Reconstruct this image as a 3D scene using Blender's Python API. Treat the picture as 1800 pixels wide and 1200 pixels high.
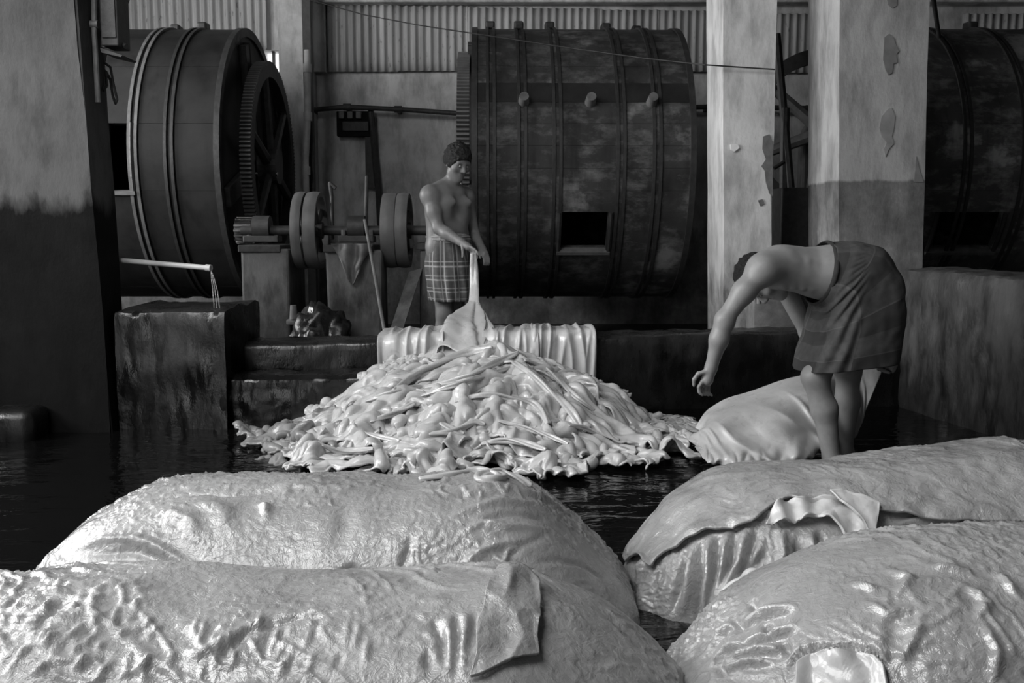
import bpy, bmesh, math, random, zlib, base64
import numpy as np
from mathutils import Vector, Matrix

for o in list(bpy.data.objects):
    bpy.data.objects.remove(o)
SC = bpy.context.scene
COL = SC.collection
PI = math.pi
random.seed(5)
RNG = np.random.default_rng(5)

# ---------------------------------------------------------------- camera, light, exposure
CAM_H, FPX = 1.08, 1750.0
PITCH = math.atan(200 / FPX)
cam = bpy.data.cameras.new('camera')
cam.sensor_width = 36
cam.lens = FPX / 1800 * 36
cam.clip_start = .05
cam_o = bpy.data.objects.new('camera', cam)
COL.objects.link(cam_o)
cam_o.location = (0, 0, CAM_H)
cam_o.rotation_euler = (PI / 2 - PITCH, 0, 0)
SC.camera = cam_o

world = bpy.data.worlds.new('world')
SC.world = world
world.use_nodes = True
wb = world.node_tree.nodes['Background']
wb.inputs[0].default_value = (.95, .97, 1, 1)
wb.inputs[0].default_value = (1, 1, 1, 1)
wb.inputs[1].default_value = 2.0


def area_light(name, loc, target, sx, sy, power):
    l = bpy.data.lights.new(name, 'AREA')
    l.shape = 'RECTANGLE'
    l.size, l.size_y, l.energy = sx, sy, power
    o = bpy.data.objects.new(name, l)
    COL.objects.link(o)
    o.location = loc
    o.rotation_euler = (Vector(target) - Vector(loc)).to_track_quat('-Z', 'Y').to_euler()
    return o


WIN_Y0, WIN_Y1, WIN_Z0, WIN_Z1 = 1.5, 4.3, 1.9, 4.2        # daylight opening in the left wall
WALL_X = -5.4
FRONT_Y = -4.0
area_light('window_daylight', (WALL_X - .1, (WIN_Y0 + WIN_Y1) / 2, (WIN_Z0 + WIN_Z1) / 2), (0, 3.6, 1.0),
           WIN_Y1 - WIN_Y0, WIN_Z1 - WIN_Z0, 330)
WN2_Y0, WN2_Y1, WN2_Z0, WN2_Z1 = 5.95, 7.6, 1.2, 3.7                # second opening, between the pier and the left drum
area_light('window_daylight_back', (WALL_X - .1, (WN2_Y0 + WN2_Y1) / 2, (WN2_Z0 + WN2_Z1) / 2), (1.0, 7.0, 1.4),
           WN2_Y1 - WN2_Y0, WN2_Z1 - WN2_Z0, 190)
ROOF_X0, ROOF_X1, ROOF_Y0, ROOF_Y1 = -4.0, -1.2, -.6, 2.4            # missing roof sheets, high on the left
area_light('roof_daylight', ((ROOF_X0 + ROOF_X1) / 2, (ROOF_Y0 + ROOF_Y1) / 2, 4.75), (.4, 4.6, 0), ROOF_X1 - ROOF_X0, ROOF_Y1 - ROOF_Y0, 200)

SC.view_settings.view_transform = 'Standard'
SC.view_settings.look = 'None'
SC.view_settings.gamma = 1
SC.view_settings.use_curve_mapping = False
SC.view_settings.exposure = 0.0


def at(px, py, Y):
    """point at depth Y seen at pixel (px, py) of the 1800 x 1200 frame"""
    a, b = (px - 900) / FPX, (600 - py) / FPX
    cp, sp = math.cos(PITCH), math.sin(PITCH)
    t = Y / (cp + b * sp)
    return Vector((a * t, Y, CAM_H + (-sp + b * cp) * t))


def project(P):
    P = np.asarray(P, float)
    cp, sp = math.cos(PITCH), math.sin(PITCH)
    z = P[..., 2] - CAM_H
    d = P[..., 1] * cp - z * sp
    h = P[..., 1] * sp + z * cp
    return 900 + FPX * P[..., 0] / d, 600 - FPX * h / d


# ---------------------------------------------------------------- noise
_perm = np.random.default_rng(77).permutation(256)
_perm = np.concatenate([_perm, _perm, _perm])
_g3 = np.random.default_rng(78).normal(size=(256, 3))
_g3 /= np.linalg.norm(_g3, axis=1, keepdims=True)


def perlin(p, seed=0):
    p = np.asarray(p, float) + seed * 17.31
    i = np.floor(p).astype(int)
    f = p - i
    i &= 255
    u = f * f * f * (f * (f * 6 - 15) + 10)
    out = 0
    for dx in (0, 1):
        wx = u[..., 0] if dx else 1 - u[..., 0]
        hx = _perm[(i[..., 0] + dx) & 255]
        for dy in (0, 1):
            wy = u[..., 1] if dy else 1 - u[..., 1]
            hy = _perm[hx + ((i[..., 1] + dy) & 255)]
            for dz in (0, 1):
                wz = u[..., 2] if dz else 1 - u[..., 2]
                h = _perm[hy + ((i[..., 2] + dz) & 255)]
                g = _g3[h]
                d = (g * (f - np.array([dx, dy, dz]))).sum(-1)
                out = out + wx * wy * wz * d
    return out * 1.5


def fbm(p, octaves=3, seed=0):
    s, a = 0, 1.0
    for k in range(octaves):
        s = s + a * perlin(np.asarray(p) * 2 ** k, seed + k)
        a *= .5
    return s


def smooth01(x, a, b):
    t = np.clip((x - a) / (b - a), 0, 1)
    return t * t * (3 - 2 * t)


# ---------------------------------------------------------------- objects
def tag(o, label=None, cat=None, group=None, kind=None):
    if label: o['label'] = label
    if cat: o['category'] = cat
    if group: o['group'] = group
    if kind: o['kind'] = kind
    return o


def wloc(o):
    v = Vector((0, 0, 0))
    while o is not None:
        v = v + Vector(o.location)
        o = o.parent
    return v


def empty(name, loc, label=None, cat=None, group=None, kind=None):
    o = bpy.data.objects.new(name, None)
    COL.objects.link(o)
    o.location = loc
    o.empty_display_size = .1
    return tag(o, label, cat, group, kind)


def link(name, me, parent=None, loc=(0, 0, 0)):
    o = bpy.data.objects.new(name, me)
    COL.objects.link(o)
    o.location = loc
    if parent is not None:
        o.parent = parent
    return o


def fast_mesh(name, V, Q, smooth=True, uv=None):
    """numpy vertices and quads/triangles to a mesh"""
    V = np.asarray(V, np.float32).reshape(-1, 3)
    Q = np.asarray(Q, np.int32)
    k = Q.shape[1]
    me = bpy.data.meshes.new(name)
    me.vertices.add(len(V))
    me.vertices.foreach_set('co', V.ravel())
    me.loops.add(Q.size)
    me.loops.foreach_set('vertex_index', Q.ravel())
    me.polygons.add(len(Q))
    me.polygons.foreach_set('loop_start', np.arange(0, Q.size, k, dtype=np.int32))
    me.update(calc_edges=True)
    me.validate()
    if smooth:
        me.shade_smooth()
    if uv is not None:
        l = me.uv_layers.new(name='UVMap')
        l.data.foreach_set('uv', np.asarray(uv, np.float32)[Q.ravel()].ravel())
    return me


def grid_quads(n, m, wrap=False):
    idx = np.arange(n * m).reshape(n, m)
    if wrap:
        idx = np.concatenate([idx, idx[:, :1]], 1)
    return np.stack([idx[:-1, :-1], idx[1:, :-1], idx[1:, 1:], idx[:-1, 1:]], -1).reshape(-1, 4)


def mesh_obj(name, V, Q, material, parent=None, origin=None, smooth=True, uv=None):
    """world-space vertices; origin is where the object's own origin goes"""
    base = wloc(parent) if parent is not None else Vector((0, 0, 0))
    o0 = Vector(origin) if origin is not None else (base if parent is not None else Vector((0, 0, 0)))
    V = np.asarray(V, float).reshape(-1, 3) - np.array(o0)
    me = fast_mesh(name, V, Q, smooth, uv)
    me.materials.append(material)
    return link(name, me, parent, o0 - base)


class MB:
    """collects shapes into one bmesh, in world space"""

    def __init__(s):
        s.bm = bmesh.new()

    def box(s, lo, hi, bevel=0, rot=None, jitter=0):
        r = bmesh.ops.create_cube(s.bm, size=1)
        c = [(a + b) / 2 for a, b in zip(lo, hi)]
        d = [b - a for a, b in zip(lo, hi)]
        vs = r['verts']
        for v in vs:
            v.co = Vector((v.co.x * d[0], v.co.y * d[1], v.co.z * d[2]))
            if rot is not None: v.co = rot @ v.co
            v.co += Vector(c)
            if jitter: v.co += Vector([random.uniform(-jitter, jitter) for _ in range(3)])
        if bevel:
            es = list({e for v in vs for e in v.link_edges})
            bmesh.ops.bevel(s.bm, geom=es, offset=bevel, segments=2, affect='EDGES', profile=.5)
        return s

    def cyl(s, a, b, r0, r1=None, seg=16, caps=True):
        a, b = Vector(a), Vector(b)
        r1 = r0 if r1 is None else r1
        r = bmesh.ops.create_cone(s.bm, cap_ends=caps, segments=seg, radius1=r0, radius2=r1, depth=(b - a).length)
        q = (b - a).to_track_quat('Z', 'Y')
        for v in r['verts']:
            v.co = q @ v.co + (a + b) / 2
        return s

    def tube(s, pts, r, seg=8):
        for i in range(len(pts) - 1):
            s.cyl(pts[i], pts[i + 1], r, seg=seg)
        for p in pts[1:-1]:
            q = bmesh.ops.create_icosphere(s.bm, subdivisions=1, radius=r)
            for v in q['verts']: v.co += Vector(p)
        return s

    def lathe(s, prof, centre, axis='X', seg=64, closed=True):
        """prof = [(along, radius)], turned round an axis through centre"""
        n = len(prof)
        rings = []
        for k in range(seg):
            t = 2 * PI * k / seg
            ring = []
            for (x, r) in prof:
                if axis == 'X': c = Vector((x, r * math.cos(t), r * math.sin(t)))
                elif axis == 'Z': c = Vector((r * math.cos(t), r * math.sin(t), x))
                else: c = Vector((r * math.sin(t), x, r * math.cos(t)))
                ring.append(s.bm.verts.new(c + Vector(centre)))
            rings.append(ring)
        for k in range(seg):
            a, b = rings[k], rings[(k + 1) % seg]
            for i in range(n if closed else n - 1):
                j = (i + 1) % n
                s.bm.faces.new((a[i], a[j], b[j], b[i]))
        return s

    def poly(s, pts, thick_dir):
        """a prism from a polygon and an extrusion vector"""
        a = [s.bm.verts.new(Vector(p)) for p in pts]
        b = [s.bm.verts.new(Vector(p) + Vector(thick_dir)) for p in pts]
        n = len(pts)
        s.bm.faces.new(a[::-1])
        s.bm.faces.new(b)
        for i in range(n):
            s.bm.faces.new((a[i], a[(i + 1) % n], b[(i + 1) % n], b[i]))
        return s

    def build(s, name, material, parent=None, origin=None, smooth=False, angle=None):
        base = wloc(parent) if parent is not None else Vector((0, 0, 0))
        o0 = Vector(origin) if origin is not None else base
        bmesh.ops.recalc_face_normals(s.bm, faces=s.bm.faces)
        for v in s.bm.verts: v.co -= o0
        me = bpy.data.meshes.new(name)
        s.bm.to_mesh(me)
        s.bm.free()
        if smooth: me.shade_smooth()
        if angle:
            me.shade_smooth()
            me.set_sharp_from_angle(angle=math.radians(angle))
        me.materials.append(material)
        return link(name, me, parent, o0 - base)


# ---------------------------------------------------------------- materials
class NT:
    def __init__(s, name):
        s.m = bpy.data.materials.new(name)
        s.m.use_nodes = True
        s.t = s.m.node_tree
        s.b = s.t.nodes['Principled BSDF']
        s.pos = s.t.nodes.new('ShaderNodeNewGeometry').outputs['Position']

    def n(s, typ, **kw):
        nd = s.t.nodes.new(typ)
        for k, v in kw.items():
            setattr(nd, k, v)
        return nd

    def l(s, a, b): s.t.links.new(a, b)

    def coord(s, scale=(1, 1, 1), src=None):
        mp = s.n('ShaderNodeMapping')
        s.l(src or s.pos, mp.inputs[0])
        mp.inputs['Scale'].default_value = scale
        return mp.outputs[0]

    def noise(s, scale, detail=6, rough=.6, aniso=(1, 1, 1), dist=0, src=None):
        nd = s.n('ShaderNodeTexNoise')
        s.l(s.coord(aniso, src), nd.inputs['Vector'])
        nd.inputs['Scale'].default_value = scale
        nd.inputs['Detail'].default_value = detail
        nd.inputs['Roughness'].default_value = rough
        nd.inputs['Distortion'].default_value = dist
        return nd.outputs['Fac']

    def ramp(s, fac, stops):
        r = s.n('ShaderNodeValToRGB')
        s.l(fac, r.inputs[0])
        el = r.color_ramp.elements
        while len(el) < len(stops): el.new(.5)
        for e, (p, c) in zip(el, stops):
            e.position = p
            e.color = (c, c, c, 1)
        return r.outputs[0]

    def math(s, op, a, b=None):
        m = s.n('ShaderNodeMath', operation=op)
        for i, v in enumerate((a, b)):
            if v is None: continue
            if hasattr(v, 'is_linked'): s.l(v, m.inputs[i])
            else: m.inputs[i].default_value = v
        return m.outputs[0]

    def mix(s, fac, a, b):
        m = s.n('ShaderNodeMix', data_type='RGBA')
        if hasattr(fac, 'is_linked'): s.l(fac, m.inputs[0])
        else: m.inputs[0].default_value = fac
        for i, v in ((6, a), (7, b)):
            if hasattr(v, 'is_linked'): s.l(v, m.inputs[i])
            else: m.inputs[i].default_value = (v, v, v, 1)
        return m.outputs[2]

    def z(s):
        x = s.n('ShaderNodeSeparateXYZ')
        s.l(s.pos, x.inputs[0])
        return x.outputs[2]

    def bump(s, h, strength=.3, dist=.01, prev=None):
        b = s.n('ShaderNodeBump')
        s.l(h, b.inputs['Height'])
        b.inputs['Strength'].default_value = strength
        b.inputs['Distance'].default_value = dist
        if prev is not None: s.l(prev, b.inputs['Normal'])
        return b.outputs[0]

    def out(s, col=None, rough=.7, normal=None, spec=.5, metal=0):
        if col is not None:
            if hasattr(col, 'is_linked'): s.l(col, s.b.inputs['Base Color'])
            else: s.b.inputs['Base Color'].default_value = (col, col, col, 1)
        if hasattr(rough, 'is_linked'): s.l(rough, s.b.inputs['Roughness'])
        else: s.b.inputs['Roughness'].default_value = rough
        if normal is not None: s.l(normal, s.b.inputs['Normal'])
        s.b.inputs['Specular IOR Level'].default_value = spec
        s.b.inputs['Metallic'].default_value = metal
        return s.m


def plain(name, c, rough=.7, var=.25, scale=14, bump=.15, metal=0, spec=.4):
    n = NT(name)
    f = n.noise(scale)
    col = n.ramp(f, [(.25, c * (1 - var)), (.75, c * (1 + var))])
    return n.out(col, rough, n.bump(f, bump, .01), spec, metal)


def plaster(name, c, lo=None, zb=None, soft=.02, stain=.5, rough=.85, wet=None):
    """painted masonry with blotches, runs and an optional darker lower coat up to height zb"""
    n = NT(name)
    f1, f2, f3 = n.noise(1.6, 8, .65), n.noise(7, 6, .65, (1, 1, .35)), n.noise(55, 3, .6)
    col = n.ramp(f1, [(.3, c * (1 - stain)), (.52, c), (.75, c * 1.2)])
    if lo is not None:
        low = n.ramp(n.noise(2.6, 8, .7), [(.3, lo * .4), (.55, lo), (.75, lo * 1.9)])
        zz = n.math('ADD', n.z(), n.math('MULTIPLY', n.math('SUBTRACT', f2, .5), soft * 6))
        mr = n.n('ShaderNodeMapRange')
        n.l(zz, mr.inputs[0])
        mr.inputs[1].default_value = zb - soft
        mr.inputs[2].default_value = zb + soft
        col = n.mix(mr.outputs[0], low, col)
    col = n.mix(n.ramp(f2, [(.35, .75), (.55, 0)]), col, n.mix(.5, col, 0.0))
    nrm = n.bump(f2, .35, .02)
    nrm = n.bump(f3, .3, .004, nrm)
    r = n.ramp(f1, [(.3, rough - .2), (.7, rough)]) if wet is None else n.ramp(f2, [(.35, wet), (.65, wet + .35)])
    return n.out(col, r, nrm, .5 if wet is not None else .12)


def hide_mat(name, c, r0=.22, r1=.5, fine=1.0, dirt=.75, slime=.5):
    n = NT(name)
    f1, f2 = n.noise(4.5, 5, .6), n.noise(38, 4, .65, (1, 1, 1), .8)
    f3 = n.noise(140, 3, .6)
    f4 = n.noise(13, 5, .6, (1, 1, 1), 1.2)
    col = n.ramp(f1, [(.28, c * dirt), (.6, c), (.8, c * 1.1)])
    col = n.mix(n.ramp(f4, [(.3, .45), (.45, 0)]), col, c * .5)
    nrm = n.bump(f4, .35 * fine, .012)
    nrm = n.bump(f2, .6 * fine, .007, nrm)
    nrm = n.bump(f3, .3 * fine, .002, nrm)
    rough = n.ramp(n.noise(6, 4, .6), [(.35, r0), (.62, r1)])
    m = n.out(col, rough, nrm, .5)
    n.l(n.ramp(n.noise(3.2, 4, .6), [(.40, .1 * slime), (.56, slime)]), n.b.inputs['Coat Weight'])
    n.b.inputs['Coat Roughness'].default_value = .09
    n.l(nrm, n.b.inputs['Coat Normal'])
    return m


def drum_mat(name, base, worn, amt):
    n = NT(name)
    f1 = n.noise(1.3, 9, .62, (1, 1, 1.2))
    f2 = n.noise(5, 7, .7, (.9, 1, 1.8))
    f3 = n.noise(2.5, 6, .6, (3, 3, .5))
    col = n.ramp(f1, [(.3, base * .45), (.5, base), (.58, base * 1.2), (.63, worn * .7), (.8, worn)])
    col = n.mix(n.ramp(f2, [(.48, 0), (.8, amt * .8)]), col, worn)
    col = n.mix(n.ramp(f3, [(.3, .6), (.5, 0)]), col, base * .35)
    nrm = n.bump(f2, .25, .008)
    return n.out(col, n.ramp(f1, [(.3, .38), (.7, .7)]), nrm, .15)


M = {}
M['wall_back'] = plaster('back_wall_plaster', .66, .34, 1.0, .12, .35)
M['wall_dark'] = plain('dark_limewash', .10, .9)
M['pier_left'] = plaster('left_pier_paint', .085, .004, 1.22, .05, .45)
M['col_white'] = plaster('whitewash', .55, .30, .72, .1, .25)
M['col_grey'] = plaster('grey_whitewash', .36, .2, 1.36, .008, .25)
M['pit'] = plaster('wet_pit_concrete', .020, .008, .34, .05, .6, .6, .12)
M['pit_right'] = plaster('pit_side_concrete', .06, .012, .45, .22, .6, .7, .3)
M['block'] = plaster('machine_footing', .17, .09, .6, .15, .5)
M['floor'] = plain('wet_dark_floor', .015, .35)
M['ceiling'] = plain('sooty_ceiling', .12, .9)
M['sheet'] = None
M['iron'] = plain('black_iron', .045, .55, .4, 20, .3)
M['iron_light'] = plain('worn_iron', .16, .45, .4, 20, .3)
M['steel'] = plain('bright_steel', .5, .25, .2, 40, .1, 1.0)
M['drum'] = drum_mat('drum_timber', .06, .34, .75)
M['drum_lit'] = drum_mat('lit_drum_timber', .10, .6, .8)  # right drum: timber colour lightened in place of daylight the columns block
M['drum_smooth'] = drum_mat('drum_painted_timber', .030, .055, .2)
M['hoop'] = plain('hoop_iron', .04, .5, .4, 20, .3)
M['hoop_pale'] = plain('hoop_pale_paint', .15, .6, .4, 12, .3)
M['black'] = plain('soot_black', .006, .9)
M['wood'] = plain('grey_wood', .16, .8, .4, 9, .3)
M['pale_pipe'] = plain('pale_pipe', .5, .5, .3, 9, .2)
M['white_pipe'] = plain('white_plastic_pipe', .5, .35, .1, 9, .05)
M['cable'] = plain('cable_rubber', .02, .6)
M['cloth_dark'] = plain('dark_sacking', .13, .55, .3, 20, .4)
M['skin'] = plain('brown_skin', .26, .46, .12, 30, .06, 0, .5)
M['skin_dark'] = plain('dark_brown_skin', .18, .46, .12, 30, .06, 0, .5)
M['hair'] = plain('black_hair', .008, .5, .5, 160, .9)
M['eye'] = plain('eye', .3, .2, .05)
M['hide'] = hide_mat('wet_hide', .345, .14, .40, 1.0, .75, 1.0)
M['hide_smooth'] = hide_mat('smooth_hide', .54, .22, .45, .25)
M['hide_heap'] = hide_mat('heap_hide', .52, .12, .36, .35, .8)
M['hide_grey'] = hide_mat('greyish_hide', .24, .2, .45, .3)


def sheet_mat():
    n = NT('corrugated_iron')
    f1, f2 = n.noise(3, 6, .6, (3, 1, .3)), n.noise(24, 4, .6, (1, 1, .4))
    col = n.ramp(f1, [(.3, .32), (.7, .55)])
    col = n.mix(n.ramp(f2, [(.62, 0), (.72, .7)]), col, .06)
    return n.out(col, .6, n.bump(f2, .15, .004), .4, .0)


M['sheet'] = sheet_mat()


def plaid_mat(name, base, line, nu, nv, wide=.12, dark=None, soft=0):
    n = NT(name)
    uv = n.n('ShaderNodeUVMap').outputs[0]
    sp = n.n('ShaderNodeSeparateXYZ')
    n.l(uv, sp.inputs[0])
    U, V = sp.outputs[0], sp.outputs[1]

    def band(c, k, w, ph=0.0):
        fr = n.math('FRACT', n.math('ADD', n.math('MULTIPLY', c, k), ph))
        return n.math('LESS_THAN', fr, w)
    f = n.noise(30, 4, .6)
    col = n.ramp(f, [(.3, base * .75), (.7, base * 1.2)])
    if dark is not None:
        both = n.math('MULTIPLY', band(U, nu, .5, .1), band(V, nv, .5, .2))
        one = n.math('MAXIMUM', band(U, nu, .5, .1), band(V, nv, .5, .2))
        col = n.mix(n.math('MULTIPLY', one, .3), col, dark)
        col = n.mix(n.math('MULTIPLY', both, .8), col, dark)
        edge = n.math('MAXIMUM', band(U, nu, .03, .1), band(V, nv, .03, .2))
        col = n.mix(n.math('MULTIPLY', edge, .5), col, line)
    else:
        a = n.math('MAXIMUM', band(U, nu, wide), band(U, nu, wide * .6, .3))
        b = n.math('MAXIMUM', band(V, nv, wide), band(V, nv, wide * .6, .3))
        # the upper part has only the vertical stripes
        b = n.math('MULTIPLY', b, n.math('GREATER_THAN', V, .42))
        col = n.mix(n.math('MULTIPLY', a, .55), col, line)
        col = n.mix(n.math('MULTIPLY', b, .65), col, line)
    w = n.noise(420, 2, .5)
    return n.out(col, .85, n.bump(w, .2, .002), .2)


M['plaid'] = plaid_mat('checked_cotton', .10, .42, 11, 6)
M['plaid_dark'] = plaid_mat('dark_checked_cotton', .075, .13, 4, 3.2, .1, .04)
M['drum_dark'] = plain('dark_timber', .025, .5, .4, 8, .3)  # darker tone for the single band stave


def water_mat():
    n = NT('murky_water')
    f = n.noise(5, 3, .5, (1, 1.7, 1), .9)
    f2 = n.noise(22, 3, .5, (1, 2, 1))
    nrm = n.bump(f, .30, .03)
    nrm = n.bump(f2, .12, .01, nrm)
    m = n.out(.003, .05, nrm, .25)
    return m


M['water'] = water_mat()

# ================================================================ the room
BACK = 11.0
RIGHT = 6.6
FRONT = FRONT_Y
CEIL = 4.7
PIT_Z = -.06


def struct(o, label=None):
    return tag(o, label, None, None, 'structure')


mb = MB()
mb.box((WALL_X - .3, FRONT, PIT_Z - .2), (RIGHT + .3, 6.0, PIT_Z))          # pit floor
mb.box((WALL_X - .3, 6.0, PIT_Z - .2), (RIGHT + .3, BACK + .3, .02))        # machine floor behind the rim
struct(mb.build('floor', M['floor']))
mb = MB()                                                                   # ceiling with the gap of the missing sheets
mb.box((WALL_X - .3, FRONT - .3, CEIL), (ROOF_X0, BACK + .3, CEIL + .2))
mb.box((ROOF_X1, FRONT - .3, CEIL), (RIGHT + .3, BACK + .3, CEIL + .2))
mb.box((ROOF_X0, FRONT - .3, CEIL), (ROOF_X1, ROOF_Y0, CEIL + .2))
mb.box((ROOF_X0, ROOF_Y1, CEIL), (ROOF_X1, BACK + .3, CEIL + .2))
struct(mb.build('ceiling', M['ceiling']))
# left wall with its daylight opening
mb = MB()
mb.box((WALL_X - .3, FRONT, PIT_Z), (WALL_X, WIN_Y0, CEIL))
mb.box((WALL_X - .3, WIN_Y1, PIT_Z), (WALL_X, WN2_Y0, CEIL))
mb.box((WALL_X - .3, WN2_Y1, PIT_Z), (WALL_X, BACK, CEIL))
mb.box((WALL_X - .3, WN2_Y0, PIT_Z), (WALL_X, WN2_Y1, WN2_Z0))
mb.box((WALL_X - .3, WN2_Y0, WN2_Z1), (WALL_X, WN2_Y1, CEIL))
mb.box((WALL_X - .3, WIN_Y0, PIT_Z), (WALL_X, WIN_Y1, WIN_Z0))
mb.box((WALL_X - .3, WIN_Y0, WIN_Z1), (WALL_X, WIN_Y1, CEIL))
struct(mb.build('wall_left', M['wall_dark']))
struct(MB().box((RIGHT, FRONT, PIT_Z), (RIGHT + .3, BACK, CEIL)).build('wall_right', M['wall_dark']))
# front wall behind the camera, with a doorway
mb = MB()
mb.box((WALL_X, FRONT - .3, PIT_Z), (-4.4, FRONT, CEIL))
mb.box((-1.6, FRONT - .3, PIT_Z), (RIGHT, FRONT, CEIL))
mb.box((-4.4, FRONT - .3, 3.6), (-1.6, FRONT, CEIL))
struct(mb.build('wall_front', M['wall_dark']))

# back wall with a small bright opening (pixels 470-497, 88-128)
a, b = at(462, 128, BACK), at(498, 88, BACK)
wx0, wx1, wz0, wz1 = a.x, b.x, a.z, b.z
mb = MB()
mb.box((WALL_X, BACK, 0), (wx0, BACK + .25, CEIL))
mb.box((wx1, BACK, 0), (RIGHT, BACK + .25, CEIL))
mb.box((wx0, BACK, 0), (wx1, BACK + .25, wz0))
mb.box((wx0, BACK, wz1), (wx1, BACK + .25, CEIL))
wall_back = struct(mb.build('wall_back', M['wall_back'], None, (0, BACK, 0)))
wm = MB().box((wx0 + .085, BACK + .08, wz0), (wx0 + .115, BACK + .12, wz1))
struct(wm.build('window_1', M['iron']), 'small bright opening in the back wall beside the left drum')


def corrugated(x0, x1, z0, z1, y, pitch=.083, amp=.02, ragged=0.0):
    n = max(8, int((x1 - x0) / pitch * 8))
    xs = np.linspace(x0, x1, n)
    w = amp * np.cos(2 * PI * xs / pitch)
    zz = np.linspace(0, 1, 6)
    bot = z0 + ragged * perlin(np.stack([xs * 6, xs * 0, xs * 0], -1), 4)
    X = np.repeat(xs[:, None], 6, 1)
    Z = bot[:, None] * (1 - zz) + z1 * zz
    Y = y + np.repeat(w[:, None], 6, 1)
    o = mesh_obj('corrugated_sheet', np.stack([X, Y, Z], -1), grid_quads(n, 6), M['sheet'], wall_back)
    s = o.modifiers.new('thick', 'SOLIDIFY')
    s.thickness = .004
    return o


def wx(px, Y=10.93, py=100): return at(px, py, Y).x


def wz(py, Y=10.93): return at(900, py, Y).z


xa = wx(575)
for k, (p0, p1) in enumerate([(575, 700), (690, 822), (812, 936), (926, 1052), (1042, 1166), (1156, 1250)]):
    corrugated(wx(p0), wx(p1), wz(126 if k != 1 else 125), wz(9 + k * 2), 10.93 - .012 * (k % 2))
for p0, p1 in [(1360, 1440), (1690, 1775), (1765, 1850)]:
    corrugated(wx(p0), wx(p1), wz(128 if p0 < 1500 else 140), wz(24), 10.93)
for p0, p1, e in [(150, 252, 96), (245, 335, 92), (328, 420, 90), (412, 470, 84)]:
    corrugated(wx(p0), wx(p1), wz(e), wz(-40), 10.93, .083, .02, .08)
# beam along the top of the sheets, the plain band beside them
struct(MB().box((wx(560), 10.78, wz(9)), (wx(1900), BACK, wz(-14)), .01).build('trim_1', M['wall_back']))
struct(MB().box((wx(545), 10.86, wz(128)), (wx(574), BACK, wz(-60)), .008).build('trim_2', M['wall_back']))

# light pilaster left of the switch box, low masonry below it
a, b = at(495, 338, 10.45), at(536, 0, 10.45)
struct(MB().box((a.x, 10.45, 0), (b.x, 10.98, CEIL), .01, jitter=.004).build('trim_3', M['wall_back']))
a, b = at(452, 428, 10.12), at(545, 338, 10.12)
tag(MB().box((a.x, 10.12, .02), (b.x, 10.42, b.z), .03, jitter=.01).build('masonry_plinth', M['wall_back'], None, (a.x, 10.12, .02)),
    'low pale masonry plinth behind the left belt pulley', 'plinth')
# dark post and pale vertical pipe
a, b = at(537, 300, 10.0), at(551, 300, 10.0)
struct(MB().box((a.x, 10.0, .02), (b.x, 10.1, CEIL)).build('trim_4', M['iron']))
p0, p1 = at(538, 345, 9.85), at(540, 88, 9.85)
pp = MB().tube([p0, at(537, 280, 9.85), at(541, 200, 9.85), p1], .033, 10)
for q in (at(538, 300, 9.85), at(541, 205, 9.85), at(540, 120, 9.85)):
    pp.cyl(q - Vector((0, 0, .04)), q + Vector((0, 0, .04)), .042)
pp.cyl((p0.x, p0.y, .9), p0, .033)
tag(pp.build('vertical_pipe', M['pale_pipe'], None, p0, angle=40), 'pale vertical pipe fixed to the dark post beside the switch box', 'pipe')
# horizontal pipe along the wall
pts = [at(549, 193, 10.8), at(610, 188, 10.8), at(700, 192, 10.8), at(830, 201, 10.8), at(1060, 190, 10.8), at(1245, 188, 10.8), at(1420, 190, 10.8)]
mb = MB().tube(pts, .026, 10)
for i in (1, 2, 3): mb.cyl(pts[i] - Vector((.04, 0, 0)), pts[i] + Vector((.04, 0, 0)), .036)
for q in pts: mb.box((q.x - .02, q.y, q.z - .03), (q.x + .02, BACK, q.z + .03))
tag(mb.build('wall_pipe', M['iron'], None, pts[0], angle=40), 'dark horizontal pipe running along the back wall above the switch box', 'pipe')

# switch box with fuses, on its dark wooden board
a, b = at(593, 240, 10.9), at(655, 196, 10.9)
sb = empty('switch_box', (a.x, 10.98, a.z), 'black switch box with three pale fuse holders on the back wall', 'switch box')
MB().box((a.x, 10.86, a.z), (b.x, BACK, b.z), .008).build('board', M['black'], sb)
for px in (601, 616, 631):
    q = at(px, 203, 10.84)
    MB().box((q.x - .028, 10.80, q.z - .035), (q.x + .028, 10.86, q.z + .04), .008).build('fuse_holder', M['hoop_pale'], sb)
q = at(625, 222, 10.84)
MB().box((q.x - .14, 10.83, q.z - .05), (q.x + .14, 10.86, q.z + .05), .006).build('cover_plate', M['iron'], sb)
q = at(648, 196, 10.9)
mb = MB().tube([at(652, 193, 10.86), at(655, 225, 10.86), at(658, 270, 10.86), at(664, 330, 10.86), at(668, 400, 10.86)], .03, 8)
mb.box((at(643, 330, 10.88).x, 10.88, at(643, 330, 10.88).z), (at(660, 205, 10.88).x, BACK, at(660, 205, 10.88).z))
tag(mb.build('cable_duct', M['iron'], None, at(652, 400, 10.86)), 'dark cable duct dropping down the wall from the switch box', 'duct')

# thin wire slung across the hall
pts = [at(545, 0, 9.7), at(640, 26, 9.2), at(740, 45, 8.6), at(840, 60, 7.45), at(1000, 84, 7.2), at(1130, 102, 6.9), at(1240, 114, 6.4), at(1362, 122, 6.4)]
tag(MB().tube(pts, .0045, 6).build('slung_wire', M['cable'], None, pts[-1]), 'thin dark wire slung across the hall to the whitewashed column', 'wire')

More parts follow.
